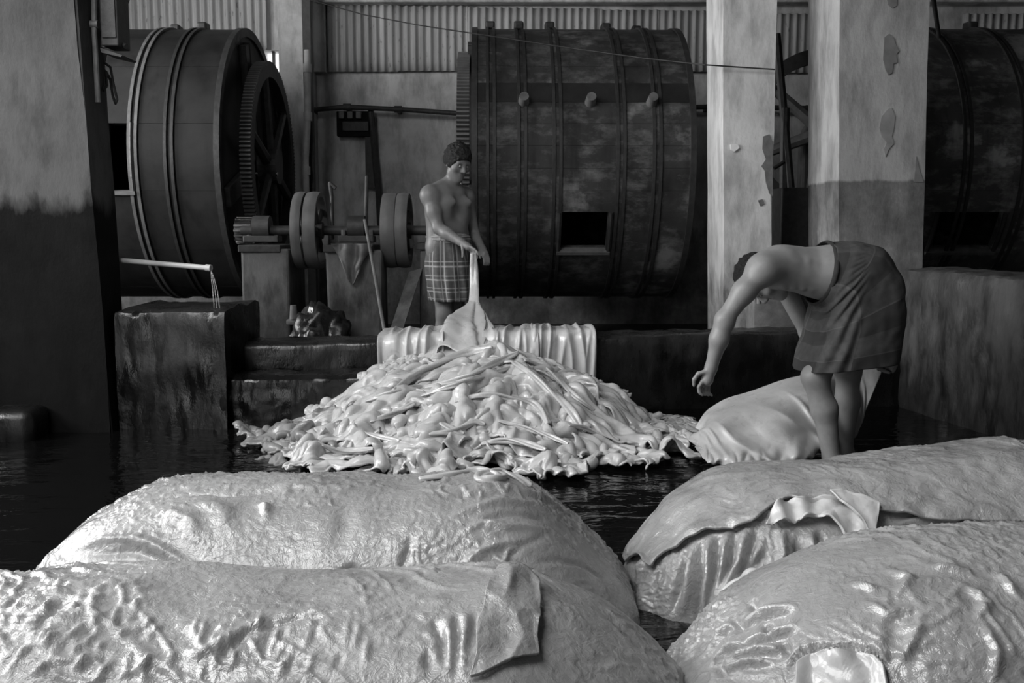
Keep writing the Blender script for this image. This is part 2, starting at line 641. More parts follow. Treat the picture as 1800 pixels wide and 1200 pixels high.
# ---------------------------------------------------------------- columns
def tapered(mb, pxs_top, pxs_bot, Y0, Y1, ztop, zbot, jit=.0):
    """a masonry shaft whose front face spans pxs_top at y=0 and pxs_bot at y=400"""
    at0, at1 = at(pxs_top[0], 0, Y0), at(pxs_top[1], 0, Y0)
    ab0, ab1 = at(pxs_bot[0], 400, Y0), at(pxs_bot[1], 400, Y0)

    def xs(z, p, q):
        t = (z - q.z) / (p.z - q.z)
        return q.x + (p.x - q.x) * t
    n = 14
    rings = []
    for i in range(n + 1):
        z = zbot + (ztop - zbot) * i / n
        x0, x1 = xs(z, at0, ab0), xs(z, at1, ab1)
        ring = []
        for (x, y) in ((x0, Y0), (x1, Y0), (x1, Y1), (x0, Y1)):
            ring.append(mb.bm.verts.new((x + random.uniform(-jit, jit), y + random.uniform(-jit, jit), z)))
        rings.append(ring)
    for i in range(n):
        for k in range(4):
            j = (k + 1) % 4
            mb.bm.faces.new((rings[i][k], rings[i][j], rings[i + 1][j], rings[i + 1][k]))
    mb.bm.faces.new(rings[0])
    mb.bm.faces.new(rings[-1])
    es = [e for e in mb.bm.edges if abs(e.verts[0].co.z - e.verts[1].co.z) > .05]
    bmesh.ops.bevel(mb.bm, geom=es, offset=.012, segments=2, affect='EDGES')
    return mb


def patch(name, pts, Y, material, parent, thick=.006):
    return MB().poly([at(x, y, Y) for x, y in pts], (0, -thick, 0)).build(name, material, parent)


cc = empty('column', at(1310, 400, 6.45).xy.to_3d(), 'whitewashed square column beside the large middle drum', 'column')
tapered(MB(), (1271, 1366), (1272, 1357), 6.45, 6.97, CEIL, 0, .004).build('shaft', M['col_white'], cc)
patch('bare_patch', [(1341, 240), (1352, 236), (1358, 250), (1358, 345), (1352, 340), (1346, 320), (1344, 300), (1338, 292), (1346, 280), (1340, 262)], 6.449, M['cloth_dark'], cc)
patch('bare_patch', [(1332, 352), (1340, 350), (1343, 358), (1336, 362)], 6.449, M['cloth_dark'], cc)
M['lump'] = plain('lime_lump', .7, .8, .1, 20)
patch('plaster_lump', [(1283, 254), (1296, 253), (1299, 260), (1290, 267), (1284, 263)], 6.449, M['lump'], cc, .014)
cr = empty('column', at(1550, 400, 6.02).xy.to_3d(), 'wide grey column behind the bending man, paint flaked in dark patches', 'column')
tapered(MB(), (1476, 1634), (1475, 1623), 6.02, 6.64, CEIL, 0, .003).build('shaft', M['col_grey'], cr)
M['bare'] = plain('bare_render', .17, .9, .3, 10)
M['bare_pale'] = plain('pale_bare_render', .25, .9, .3, 10)
patch('bare_patch', [(1554, 66), (1562, 60), (1571, 68), (1574, 78), (1580, 90), (1575, 96), (1577, 110), (1570, 112), (1568, 128), (1561, 132), (1556, 122), (1552, 105)], 6.019, M['bare'], cr)
patch('bare_patch', [(1549, 205), (1560, 192), (1567, 190), (1573, 205), (1571, 225), (1567, 240), (1571, 252), (1562, 262), (1556, 276), (1553, 262), (1558, 250), (1549, 240), (1545, 225)], 6.019, M['bare_pale'], cr)
patch('bare_patch', [(1557, -8), (1577, -8), (1576, 10), (1568, 15), (1560, 8)], 6.019, M['bare'], cr)
patch('bare_patch', [(1606, 320), (1610, 275), (1616, 300), (1623, 320)], 6.019, M['bare'], cr)

# the big pier at the left edge, with conduits and a box on its inner side
pl = empty('pier', at(90, 400, 5.2).xy.to_3d(), 'massive plastered pier at the left edge, pale above and black below', 'pier')
mb = MB()
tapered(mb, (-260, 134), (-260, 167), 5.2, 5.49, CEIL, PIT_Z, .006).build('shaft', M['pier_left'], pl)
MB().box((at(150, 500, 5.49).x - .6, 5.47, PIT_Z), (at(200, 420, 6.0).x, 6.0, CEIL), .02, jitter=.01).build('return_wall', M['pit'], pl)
Yb = 5.34
q = [at(165, -20, Yb), at(166, 60, Yb), at(172, 180, Yb)]
mb = MB().tube(q, .014, 8)
mb.cyl(at(166, 43, Yb) - Vector((.02, 0, 0)), at(166, 43, Yb) + Vector((.02, 0, 0)), .02)
tag(mb.build('conduit', M['iron_light'], None, q[-1], angle=40), 'pale thin conduit running down the dark side of the left pier', 'conduit')
Yb = 5.41
q = [at(178, -20, Yb), at(180, 40, Yb), at(182, 84, Yb)]
tag(MB().tube(q, .017, 8).build('conduit', M['iron_light'], None, q[-1], angle=40), 'second conduit, ending behind the meter box on the left pier', 'conduit')
mbx = empty('meter_box', at(198, 80, 5.5), 'sheet metal meter box hung on the inner side of the left pier', 'electrical box')
a, b = at(186, 84, 5.38), at(211, -30, 5.38)
MB().box((a.x, 5.32, a.z), (b.x, 5.49, b.z), .006).build('case', M['iron'], mbx)
MB().box((a.x + .008, 5.312, a.z + .04), (b.x - .008, 5.32, b.z), .002).build('door', M['hoop'], mbx)
c0 = at(196, 92, 5.45)
MB().poly([at(176, 84, 5.3), at(215, 97, 5.3), at(212, 100, 5.3), at(178, 92, 5.3)], (0, .2, 0)).build('rain_hood', M['iron'], mbx)
q0 = at(222, 82, 5.38)
MB().cyl(at(210, 76, 5.4), q0, .014).build('knob', M['iron'], mbx)
pts = [at(186, 95, 5.44), at(183, 110, 5.44), at(194, 118, 5.5), at(200, 150, 5.5), at(206, 175, 5.5), at(203, 182, 5.5), at(198, 168, 5.5), at(194, 140, 5.5), at(186, 125, 5.45), at(188, 150, 5.46), at(182, 160, 5.42)]
tag(MB().tube(pts, .007, 6).build('loose_cable', M['cable'], None, pts[0]), 'loop of loose black cable hanging under the meter box', 'cable')
pts2 = [at(213, 40, 5.6), at(216, 25, 5.7), at(224, 8, 6.0), at(232, -14, 6.4)]
tag(MB().tube(pts2, .004, 6).build('thin_wire', M['cable'], None, pts2[0]), 'thin wire curling up from the meter box past the roof sheets', 'wire')

# ---------------------------------------------------------------- pit walls
def rough_block(name, corners_front, thick, z0, z1, mat, label=None, parent=None, seed=0, amp=.012, round_=.03, nx=70, kind=True):
    """wall between two plan points, thickness away from the viewer, with a worn, lumpy skin"""
    (xa, ya), (xb, yb) = corners_front
    za, zb = z1 if isinstance(z1, tuple) else (z1, z1)
    L = math.hypot(xb - xa, yb - ya)
    dx, dy = (xb - xa) / L, (yb - ya) / L
    nxx, nyy = -dy, dx
    prof = []                                                  # (depth, height fraction)
    ns = 16
    for i in range(ns + 1): prof.append((0, i / ns))
    for i in range(1, 9): prof.append((i / 8, 1.0))
    for i in range(1, ns + 1): prof.append((1, 1 - i / ns))
    P = np.array(prof)
    s = np.linspace(0, 1, nx)
    S, D = np.meshgrid(s, P[:, 0], indexing='ij')
    _, H = np.meshgrid(s, P[:, 1], indexing='ij')
    top = za + (zb - za) * S
    X = xa + dx * L * S + nxx * thick * D
    Y = ya + dy * L * S + nyy * thick * D
    Z = z0 + (top - z0) * H
    V = np.stack([X, Y, Z], -1)
    nrm = np.zeros_like(V)
    front, back = D < .01, D > .99
    nrm[front] = (-nxx, -nyy, 0)
    nrm[back] = (nxx, nyy, 0)
    nrm[H > .99] += (0, 0, 1)
    nrm /= np.linalg.norm(nrm, axis=-1, keepdims=True)
    d = amp * fbm(V * 5, 4, seed) + amp * .5 * perlin(V * 22, seed + 9)
    corner = (H > .99) & (front | back)
    V = V + nrm * d[..., None] - nrm * (corner * round_ * .6)[..., None]
    o = mesh_obj(name, V, grid_quads(*X.shape), mat, parent, (xa, ya, z0), smooth=True)
    bm = bmesh.new()
    bm.from_mesh(o.data)
    bmesh.ops.holes_fill(bm, edges=[e for e in bm.edges if e.is_boundary])
    bmesh.ops.recalc_face_normals(bm, faces=bm.faces)
    bm.to_mesh(o.data)
    bm.free()
    o.data.shade_smooth()
    o.data.set_sharp_from_angle(angle=math.radians(55))
    if kind: struct(o, label)
    return o


rim_l, rim_r = at(398, 700, 5.66), at(1600, 700, 6.02)
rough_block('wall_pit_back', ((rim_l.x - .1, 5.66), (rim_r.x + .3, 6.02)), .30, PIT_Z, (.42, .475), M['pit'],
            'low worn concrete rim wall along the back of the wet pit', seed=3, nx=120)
a = at(390, 700, 5.36)
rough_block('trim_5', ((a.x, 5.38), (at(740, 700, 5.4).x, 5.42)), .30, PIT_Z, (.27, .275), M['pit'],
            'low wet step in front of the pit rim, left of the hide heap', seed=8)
a, b = at(262, 700, 5.30), at(400, 700, 5.30)
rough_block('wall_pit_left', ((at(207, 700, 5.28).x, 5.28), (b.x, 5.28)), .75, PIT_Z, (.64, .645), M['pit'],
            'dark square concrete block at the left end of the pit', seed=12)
rough_block('wall_pit_right', ((at(1585, 720, 5.9).x, 5.95), (2.98, 2.6)), .34, PIT_Z, (.845, .80), M['pit_right'],
            'stained concrete side wall of the pit behind the bending man', seed=21, nx=130, amp=.016)
mb = MB().box((at(0, 712, 5.0).x - .1, 4.95, PIT_Z), (at(60, 712, 5.0).x, 5.2, .17), .05, jitter=.015)
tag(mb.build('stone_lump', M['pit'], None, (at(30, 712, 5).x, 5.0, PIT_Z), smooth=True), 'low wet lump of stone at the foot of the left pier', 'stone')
# white water pipe over the block, water dribbling from it
p0, p1 = at(205, 457, 5.55), at(371, 471, 5.42)
d = (p1 - p0).normalized()
mb = MB().cyl(p0, p1, .0145, seg=14)
mb.cyl(p1 - d * .03, p1, .0185, seg=14)
tag(mb.build('water_pipe', M['white_pipe'], None, p0, angle=40), 'slim white plastic pipe sticking out above the dark block', 'pipe')
bm = MB()
for dx in (-.004, .004, .012):
    pts = [p1 + Vector((0, 0, -.012)), at(373 + dx * 300, 490, 5.42), at(376 + dx * 500, 510, 5.42), at(379 + dx * 600, 541, 5.42)]
    bm.tube(pts, .0028, 5)
wm_ = NT('falling_water')
wm_.b.inputs['Transmission Weight'].default_value = .8
tag(bm.build('water_dribble', wm_.out(.9, .05, None, .5), None, p1, smooth=True), 'thin dribble of water falling from the white pipe', 'water', None, 'stuff')

# water over the pit floor
n, m = 260, 200
X, Y = np.meshgrid(np.linspace(WALL_X, 3.2, n), np.linspace(-1.0, 5.98, m), indexing='ij')
Zw = .004 * fbm(np.stack([X * 3, Y * 6, X * 0], -1), 3, 2)
tag(mesh_obj('water', np.stack([X, Y, Zw], -1), grid_quads(n, m), M['water'], None, (0, 3, 0)),
    'shallow black water rippling over the pit floor', 'water', None, 'stuff')

# ---------------------------------------------------------------- tanning drums
R_D, Y_D, Z_D = 1.15, 8.9, 1.62


def curve_panel(x0, x1, a0, a1, r0, r1, steps=3):
    """a stave: a slab bent round the X axis, angles from the top towards the viewer"""
    V, Q = [], []
    angs = [a0 + (a1 - a0) * i / steps for i in range(steps + 1)]
    for a in angs:
        for (x, r) in ((x0, r0), (x0, r1), (x1, r1), (x1, r0)):
            V.append((x, -r * math.sin(a), r * math.cos(a)))
    for i in range(steps):
        for k in range(4):
            j = (k + 1) % 4
            Q.append((4 * i + k, 4 * i + j, 4 * i + 4 + j, 4 * i + 4 + k))
    Q.append((0, 3, 2, 1))
    e = 4 * steps
    Q.append((e, e + 1, e + 2, e + 3))
    return V, Q


def make_drum(x0, x1, yaw, label, hoops, hatch, mat, hoopmat, pegs=(), gear=None, nst=42, palehoops=(), steps=4, darkband=-1.0):
    root = empty('tanning_drum', ((x0 + x1) / 2, Y_D, 0), label, 'drum', 'great timber tanning drums')
    cx = (x0 + x1) / 2
    hx0, hx1, ha0, ha1 = hatch
    pitch = 2 * PI / nst
    k0 = [k for k in range(nst) if ha0 <= (k + .5) * pitch <= ha1]

    def panel(a0, a1, p0, p1, gap):
        V, Q = curve_panel(p0 - cx, p1 - cx, a0 + gap, a1 - gap, R_D - .06, R_D + random.uniform(-.0012, .0012), steps)
        o = mesh_obj('stave', np.array(V) + np.array((cx, Y_D, Z_D)), Q, M['drum_dark'] if a0 <= darkband < a1 else mat, root)
        o.data.set_sharp_from_angle(angle=math.radians(30))
        return o
    for k in range(nst):
        a0, a1 = k * pitch, (k + 1) * pitch
        if k in k0:
            panel(a0, a1, x0, hx0, .0007)
            panel(a0, a1, hx1, x1, .0007)
        else:
            panel(a0, a1, x0, x1, .0007)
    # hatch frame and sill
    ha, hb = k0[0] * pitch, (k0[-1] + 1) * pitch
    def on(x, a, r): return Vector((x, Y_D - r * math.sin(a), Z_D + r * math.cos(a)))
    for xx in (hx0 - .02, hx1 + .02):
        mb = MB()
        for i in range(5):
            t0, t1 = ha + (hb - ha) * i / 5, ha + (hb - ha) * (i + 1) / 5
            mb.cyl(on(xx, t0, R_D + .008), on(xx, t1, R_D + .008), .018, seg=6)
        mb.build('hatch_rail', hoopmat, root)
    MB().poly([on(hx0 - .03, hb, R_D - .03), on(hx0 - .03, hb, R_D + .03), on(hx0 - .03, hb + .025, R_D + .03), on(hx0 - .03, hb + .025, R_D - .03)],
              (hx1 - hx0 + .06, 0, 0)).build('hatch_sill', M['wood'], root)
    # end panels
    for xx, s in ((x0, 1), (x1, -1)):
        MB().cyl((xx + s * .02, Y_D, Z_D), (xx + s * .08, Y_D, Z_D), R_D - .05, seg=72).build('end_panel', mat, root)
        rim = MB().lathe([(0, R_D - .06), (0, R_D + .014), (.045, R_D + .014), (.045, R_D - .06)], (xx if s > 0 else xx - .045, Y_D, Z_D), seg=84)
        rim.build('rim', hoopmat, root, angle=35)
        # battens across the end
        bt = MB()
        for aa in (0.3, 0.3 + PI / 2):
            rot = Matrix.Rotation(aa, 3, 'X')
            bt.box((xx - .03 if s > 0 else xx - .02, Y_D - R_D * .9, Z_D - .08), (xx + .02 if s > 0 else xx + .03, Y_D + R_D * .9, Z_D + .08), .008, rot)
        bt.build('end_batten', M['iron'], root)
    # hoops, each a pair of flat irons with a lug on top
    for i, hx in enumerate(hoops):
        hm = M['hoop_pale'] if i in palehoops else hoopmat
        for dx in (-.026, .026):
            h = MB().lathe([(-.012, R_D - .005), (-.012, R_D + .016), (.012, R_D + .016), (.012, R_D - .005)], (hx + dx, Y_D, Z_D), seg=84)
            h.build('hoop', hm, root, angle=35)
        la = random.uniform(-.12, .25)
        q = on(hx, la, R_D + .03)
        MB().box((hx - .04, q.y - .07, q.z - .03), (hx + .04, q.y + .07, q.z + .035), .015, Matrix.Rotation(la, 3, 'X')).build('hoop_lug', hoopmat, root)
    for px, pa in pegs:
        MB().cyl(on(px, pa, R_D - .02), on(px, pa, R_D + .10), .045, .036, 14).build('peg', M['wood'], root, angle=40)
    # axle
    MB().cyl((x0 - .2, Y_D, Z_D), (x1 + .2, Y_D, Z_D), .085, seg=20).build('axle', M['iron'], root, angle=40)
    if gear:
        gx, gr, gw = gear
        mb = MB().lathe([(-gw / 2, gr - .10), (-gw / 2, gr), (gw / 2, gr), (gw / 2, gr - .10)], (gx, Y_D, Z_D), seg=84)
        g = mb.build('gear_ring', M['iron'], root, angle=35)
        bm = MB()
        nt = 160
        for k in range(nt):
            t = 2 * PI * k / nt
            rot = Matrix.Rotation(t, 3, 'X')
            c = rot @ Vector((0, 0, gr + .016))
            r = bmesh.ops.create_cube(bm.bm, size=1)
            for v in r['verts']:
                w = .6 if v.co.z > 0 else 1.0
                v.co = rot @ Vector((v.co.x * gw, v.co.y * .021 * w, v.co.z * .036)) + c + Vector((gx, Y_D, Z_D))
        t = bm.build('gear_teeth', M['pulley'], g)
        tag(t, kind='stuff')
        sp = MB()
        for k in range(6):
            t = 2 * PI * k / 6 + .2
            rot = Matrix.Rotation(t, 3, 'X')
            sp.cyl((gx, Y_D, Z_D), Vector((gx, Y_D, Z_D)) + rot @ Vector((0, 0, gr - .06)), .05, .04, 8)
        sp.cyl((gx - .08, Y_D, Z_D), (gx + .08, Y_D, Z_D), .16, seg=20)
        sp.build('gear_spokes', M['iron'], g)
    root.rotation_euler.z = yaw
    return root


YN = Y_D - R_D


def nx_(px): return (px - 900) / FPX * YN


M['pulley'] = plain('rubbed_iron', .13, .5, .25, 9, .15)
make_drum(nx_(823), nx_(1214), math.radians(1.5), 'large dark timber drum in the middle, iron hooped, with open hatch',
          [nx_(857), nx_(911), nx_(972), nx_(1083), nx_(1146)], (nx_(982), nx_(1064), 1.95, 2.25), M['drum'], M['hoop'],
          [(nx_(914), 1.2), (nx_(1030), 1.2), (nx_(1137), 1.2)], (nx_(823) - .07, .93, .1), darkband=1.05)
make_drum(nx_(60), nx_(388), math.radians(1.0), 'dark drum at left with pale hoop and gear ring on its end',
          [nx_(238), nx_(300)], (nx_(196), nx_(232), 1.55, 1.90), M["drum_smooth"], M['hoop'],
          (), (nx_(388) + .13, .86, .09), palehoops=(0,), nst=14, steps=10)
make_drum(nx_(1560), nx_(2150), math.radians(1.0), 'dark drum at right, partly hidden by the grey column',
          [nx_(1684), nx_(1787), nx_(1900)], (nx_(1648), nx_(1760), 1.97, 2.27), M['drum_lit'], M['hoop'])

# ---------------------------------------------------------------- bearings, pulleys, props between the drums
def footing(px0, px1, ytop, Y0, Y1, label, seed, top=True):
    a, b = at(px0, ytop, Y0), at(px1, ytop, Y0)
    root = empty('footing', ((a.x + b.x) / 2, Y0, .02), label, 'footing', 'machine footings')
    random.seed(seed)
    MB().box((a.x, Y0, .02), (b.x, Y1, a.z - .03), .018, jitter=.012).build('masonry', M['block'], root)
    if top:
        MB().box((a.x - .02, Y0 - .02, a.z - .045), (b.x - .05, Y1 + .02, a.z + .005), .006).build('bed_plate', M['iron'], root)
    return root


footing(424, 506, 432, 7.1, 7.65, 'square masonry footing carrying the bearing below the left gear', 1)
footing(573, 668, 432, 7.1, 7.55, 'wide masonry footing draped with a dark cloth', 2)
footing(737, 812, 428, 7.3, 7.8, 'masonry footing behind the standing man', 3)


def bearing(px, py, Y, label, seed=0):
    q = at(px, py, Y)
    root = empty('shaft_bearing', q, label, 'bearing', 'shaft bearings')
    MB().box((q.x - .13, Y - .07, q.z), (q.x + .13, Y + .07, q.z + .05), .01).build('foot', M['iron'], root)
    MB().cyl((q.x - .06, Y, q.z + .11), (q.x + .06, Y, q.z + .11), .085, seg=20).build('housing', M['iron'], root, angle=40)
    for dx in (-.10, .10):
        MB().cyl((q.x + dx, Y, q.z + .04), (q.x + dx, Y, q.z + .09), .018, seg=6).build('bolt', M['iron_light'], root)
    return q


b1 = bearing(462, 426, 7.35, 'iron shaft bearing on the left masonry footing')
b2 = bearing(628, 426, 7.3, 'iron shaft bearing on the cloth draped footing')
zsh = at(545, 405, 7.35).z


def pulley(px, w, r, Y, z, label, mat):
    x = (px - 900) / FPX * Y
    root = empty('belt_pulley', (x, Y, z), label, 'pulley', 'belt pulleys')
    MB().lathe([(-w / 2, r - .03), (-w / 2, r), (-w * .1, r + .006), (w * .1, r + .006), (w / 2, r), (w / 2, r - .03)], (x, Y, z), seg=56).build('rim', mat, root, angle=35)
    for k in range(5):
        t = 2 * PI * k / 5 + .3
        e = Vector((x, Y - (r - .02) * math.sin(t), z + (r - .02) * math.cos(t)))
        MB().cyl((x, Y, z), e, .032, .022, 8).build('spoke', M['iron'], root)
    MB().cyl((x - w * .6, Y, z), (x + w * .6, Y, z), .06, seg=18).build('hub', M['iron'], root, angle=40)
    return root


pulley(534, .07, .275, 7.3, zsh, 'dull belt pulley beside the left footing, seen almost edge on', M['pulley'])
pulley(557, .09, .275, 7.3, zsh, 'second dull pulley just right of the first, spokes showing', M['pulley'])
pulley(689, .10, .27, 7.4, zsh, 'belt pulley between the draped footing and the man, left one', M['pulley'])
pulley(712, .085, .27, 7.4, zsh, 'belt pulley between the draped footing and the man, right one', M['pulley'])
x0, x1 = (424 - 900) / FPX * 7.3, (812 - 900) / FPX * 7.4
tag(MB().cyl((x0, 7.35, zsh), (x1, 7.35, zsh), .035, seg=16).build('drive_shaft', M['iron'], None, (x0, 7.35, zsh), angle=40),
    'long iron drive shaft running through the pulleys', 'shaft')
pin = at(431, 405, 7.95)
root = empty('pinion', pin, 'small pinion meshing with the left gear ring, teeth catching light', 'pinion')
MB().cyl((pin.x - .07, 7.95, pin.z), (pin.x + .07, 7.95, pin.z), .075, seg=22).build('hub', M['iron'], root, angle=40)
tb = MB()
for k in range(16):
    rot = Matrix.Rotation(2 * PI * k / 16, 3, 'X')
    r = bmesh.ops.create_cube(tb.bm, size=1)
    for v in r['verts']: v.co = rot @ Vector((v.co.x * .13, v.co.y * .014, v.co.z * .035 + .088)) + pin.xzy.xzy
tag(tb.build('tooth_ring', M['steel'], root), kind='stuff')
q0, q1 = at(469, 305, 8.8), at(488, 306, 8.8)
tag(MB().cyl(q0 - Vector((.3, 0, 0)), q1, .02, seg=12).build('steel_rod', M['steel'], None, q0), 'short bright steel rod end in the dark by the left drum', 'rod')

# cloth hung on the wide footing
n, m = 40, 34
U, Vv = np.meshgrid(np.linspace(0, 1, n), np.linspace(0, 1, m), indexing='ij')
px = 583 + U * 74 + Vv * ((.5 - U) * 44)
py = 428 + Vv * (34 + 38 * np.sin(PI * np.clip(U * .95 + .02, 0, 1)))
Pc = np.array([[at(px[i, j], py[i, j], 7.07) for j in range(m)] for i in range(n)])
fold = .016 * np.sin(16 * (U - .5) * (1 - .5 * Vv) + 2 * Vv) + .02 * perlin(np.stack([U * 4, Vv * 3, U * 0], -1), 3)
Pc[..., 1] += fold - .02
o = mesh_obj('hung_cloth', Pc, grid_quads(n, m), M['cloth_dark'], None, Pc[n // 2, 0])
o.modifiers.new('thick', 'SOLIDIFY').thickness = .006
tag(o, 'dark crumpled cloth hanging over the wide masonry footing', 'cloth')

def pole(name, pts, r, mat, label, cat, seg=10):
    mb = MB()
    for i in range(len(pts) - 1):
        k = 1 - .25 * i / len(pts)
        mb.cyl(pts[i], pts[i + 1], r * k, r * k * .94, seg)
        if i: 
            q = bmesh.ops.create_icosphere(mb.bm, subdivisions=1, radius=r * k)
            for v in q['verts']: v.co += Vector(pts[i])
    return tag(mb.build(name, mat, None, pts[0], angle=50), label, cat)


p = [at(681, 612, 6.45), at(672, 560, 6.6), at(660, 490, 6.75), at(651, 440, 6.9), at(641, 386, 7.03)]
p[0].z = .02 if p[0].z < .02 else p[0].z
pole('stick', [Vector((p[0].x + .02, 6.42, .02))] + p, .013, M['wood'], 'long crooked stick leaning against the cloth draped footing', 'stick')
a, b = at(690, 600, 6.9), at(731, 474, 7.3)
d = Vector((.05, 0, .016))
MBp = MB().poly([a - d, a + d, b + d, b - d], (0, .035, 0))
for v in MBp.bm.verts:
    pass
tag(MBp.build('plank', M['block'], None, a), 'short plank leaning between the pulleys and the footing', 'plank')
p = [at(641, 400, 7.6), at(640, 300, 7.7), at(643, 250, 7.75)]
pole('iron_bar', [at(642, 425, 7.5), at(645, 310, 7.7)], .016, M['iron'], 'upright black iron bar behind the leaning stick', 'bar')
pole('lever_bar', [at(812, 390, 7.0), at(811, 318, 7.0)], .008, M['iron_light'], 'thin bright upright rod beside the standing man', 'rod')
pole('crank_rod', [at(590, 331, 7.5), at(580, 322, 7.5), at(583, 345, 7.5), at(585, 420, 7.4)], .016, M['iron'], 'bent dark rod standing behind the second pulley', 'rod')
# rubble behind the rim
for i, (px, py, Y, s, lab) in enumerate([(566, 585, 6.85, .15, 'large dark rubble stone behind the rim, by the wide footing'), (545, 600, 6.5, .10, 'smaller dark rubble stone in front of the large one')]):
    c = at(px, py, Y)
    bm = bmesh.new()
    bmesh.ops.create_icosphere(bm, subdivisions=4, radius=s)
    for v in bm.verts:
        k = 1 + .35 * float(perlin(np.array(v.co) * 9 + i * 3, 2)) + .25 * float(perlin(np.array(v.co) * 25 + i, 4))
        v.co = Vector((v.co.x * 1.3 * k, v.co.y * k, v.co.z * k * (1.9 if i == 0 else 2.3)))
    me = bpy.data.meshes.new('stone')
    bm.to_mesh(me)
    bm.free()
    me.materials.append(M['pit'])
    me.shade_smooth()
    tag(link('rubble_stone', me, None, (c.x, Y, .02 + s * (1.6 if i == 0 else 2.0))), lab, 'stone')
c = at(516, 546, 7.02)
tag(MB().cyl((c.x, c.y, c.z - .06), (c.x, c.y, c.z + .04), .03, .022, 14).box((c.x - .05, c.y - .02, c.z - .10), (c.x + .04, c.y + .06, c.z - .06), .01)
    .build('tin_can', M['iron_light'], None, c, angle=40), 'small tin fixed against the right side of the left footing', 'tin')

# flywheel and frame seen between the two columns
fw = at(1446, 232, 7.5)
root = empty('flywheel', (fw.x, 7.5, fw.z), 'large dark spoked flywheel half hidden between the columns', 'flywheel')
MB().lathe([(-.06, .50), (-.06, .60), (.06, .60), (.06, .50)], (fw.x, 7.5, fw.z), 'Y', 64).build('rim', M['iron'], root, angle=35)
for k in range(6):
    t = 2 * PI * k / 6 + .35
    MB().cyl((fw.x, 7.5, fw.z), (fw.x + .53 * math.cos(t), 7.5, fw.z + .53 * math.sin(t)), .05, .035, 8).build('spoke', M['hoop_pale'], root)
MB().cyl((fw.x, 7.4, fw.z), (fw.x, 7.72, fw.z), .1, seg=20).build('hub', M['iron'], root, angle=40)
MB().box((fw.x - .12, 7.58, .02), (fw.x + .12, 7.72, fw.z - .06), .02).build('pedestal', M['iron'], root)
mb = MB().cyl(at(1365, 60, 7.3), at(1390, 330, 7.2), .03, seg=8)
mb.cyl(at(1380, 190, 7.25), at(1376, 500, 7.2), .035, seg=8)
mb.box((at(1366, 500, 7.1).x, 7.05, .02), (at(1420, 500, 7.1).x, 7.36, at(1366, 330, 7.1).z), .01)
mb.cyl(at(1360, 296, 7.15), at(1379, 284, 7.15), .014, seg=8)
tag(mb.build('engine_frame', M['iron'], None, (at(1390, 500, 7.1).x, 7.2, .02)), 'dark engine frame with slanting rod between the columns', 'machine frame')
pole('roof_stay', [at(1640, -8, 8.0), at(1652, 74, 8.3)], .018, M['iron'], 'thin dark stay slanting down to the right drum', 'rod')
# tap behind the bending man's arm
q = at(1334, 522, 6.0)
tp = MB().cyl(q - Vector((0, -.2, 0)), q, .012, seg=10).cyl(q, q - Vector((0, 0, .04)), .014, seg=10).cyl(q + Vector((-.02, 0, .02)), q + Vector((.02, 0, .02)), .006, seg=8)
tp.box((q.x + .02, 6.2, .4), (q.x + .30, 6.4, q.z + .02), .01)
tag(tp.build('water_tap', M['iron_light'], None, q, angle=40), 'small metal tap on a stub behind the bending man', 'tap')

# ================================================================ the four glistening hide stacks in front
def seg_dist(P, line):
    """distance of points to a 3-D polyline, and the place along it (0..1)"""
    best = np.full(P.shape[:-1], 9.0)
    where = np.zeros(P.shape[:-1])
    L = [np.asarray(q, float) for q in line]
    n = len(L) - 1
    for i in range(n):
        a, b = L[i], L[i + 1]
        d = b - a
        t = np.clip(((P - a) @ d) / max(1e-9, d @ d), 0, 1)
        e = np.linalg.norm(P - a - t[..., None] * d, axis=-1)
        m = e < best
        best = np.where(m, e, best)
        where = np.where(m, (i + t) / n, where)
    return best, where


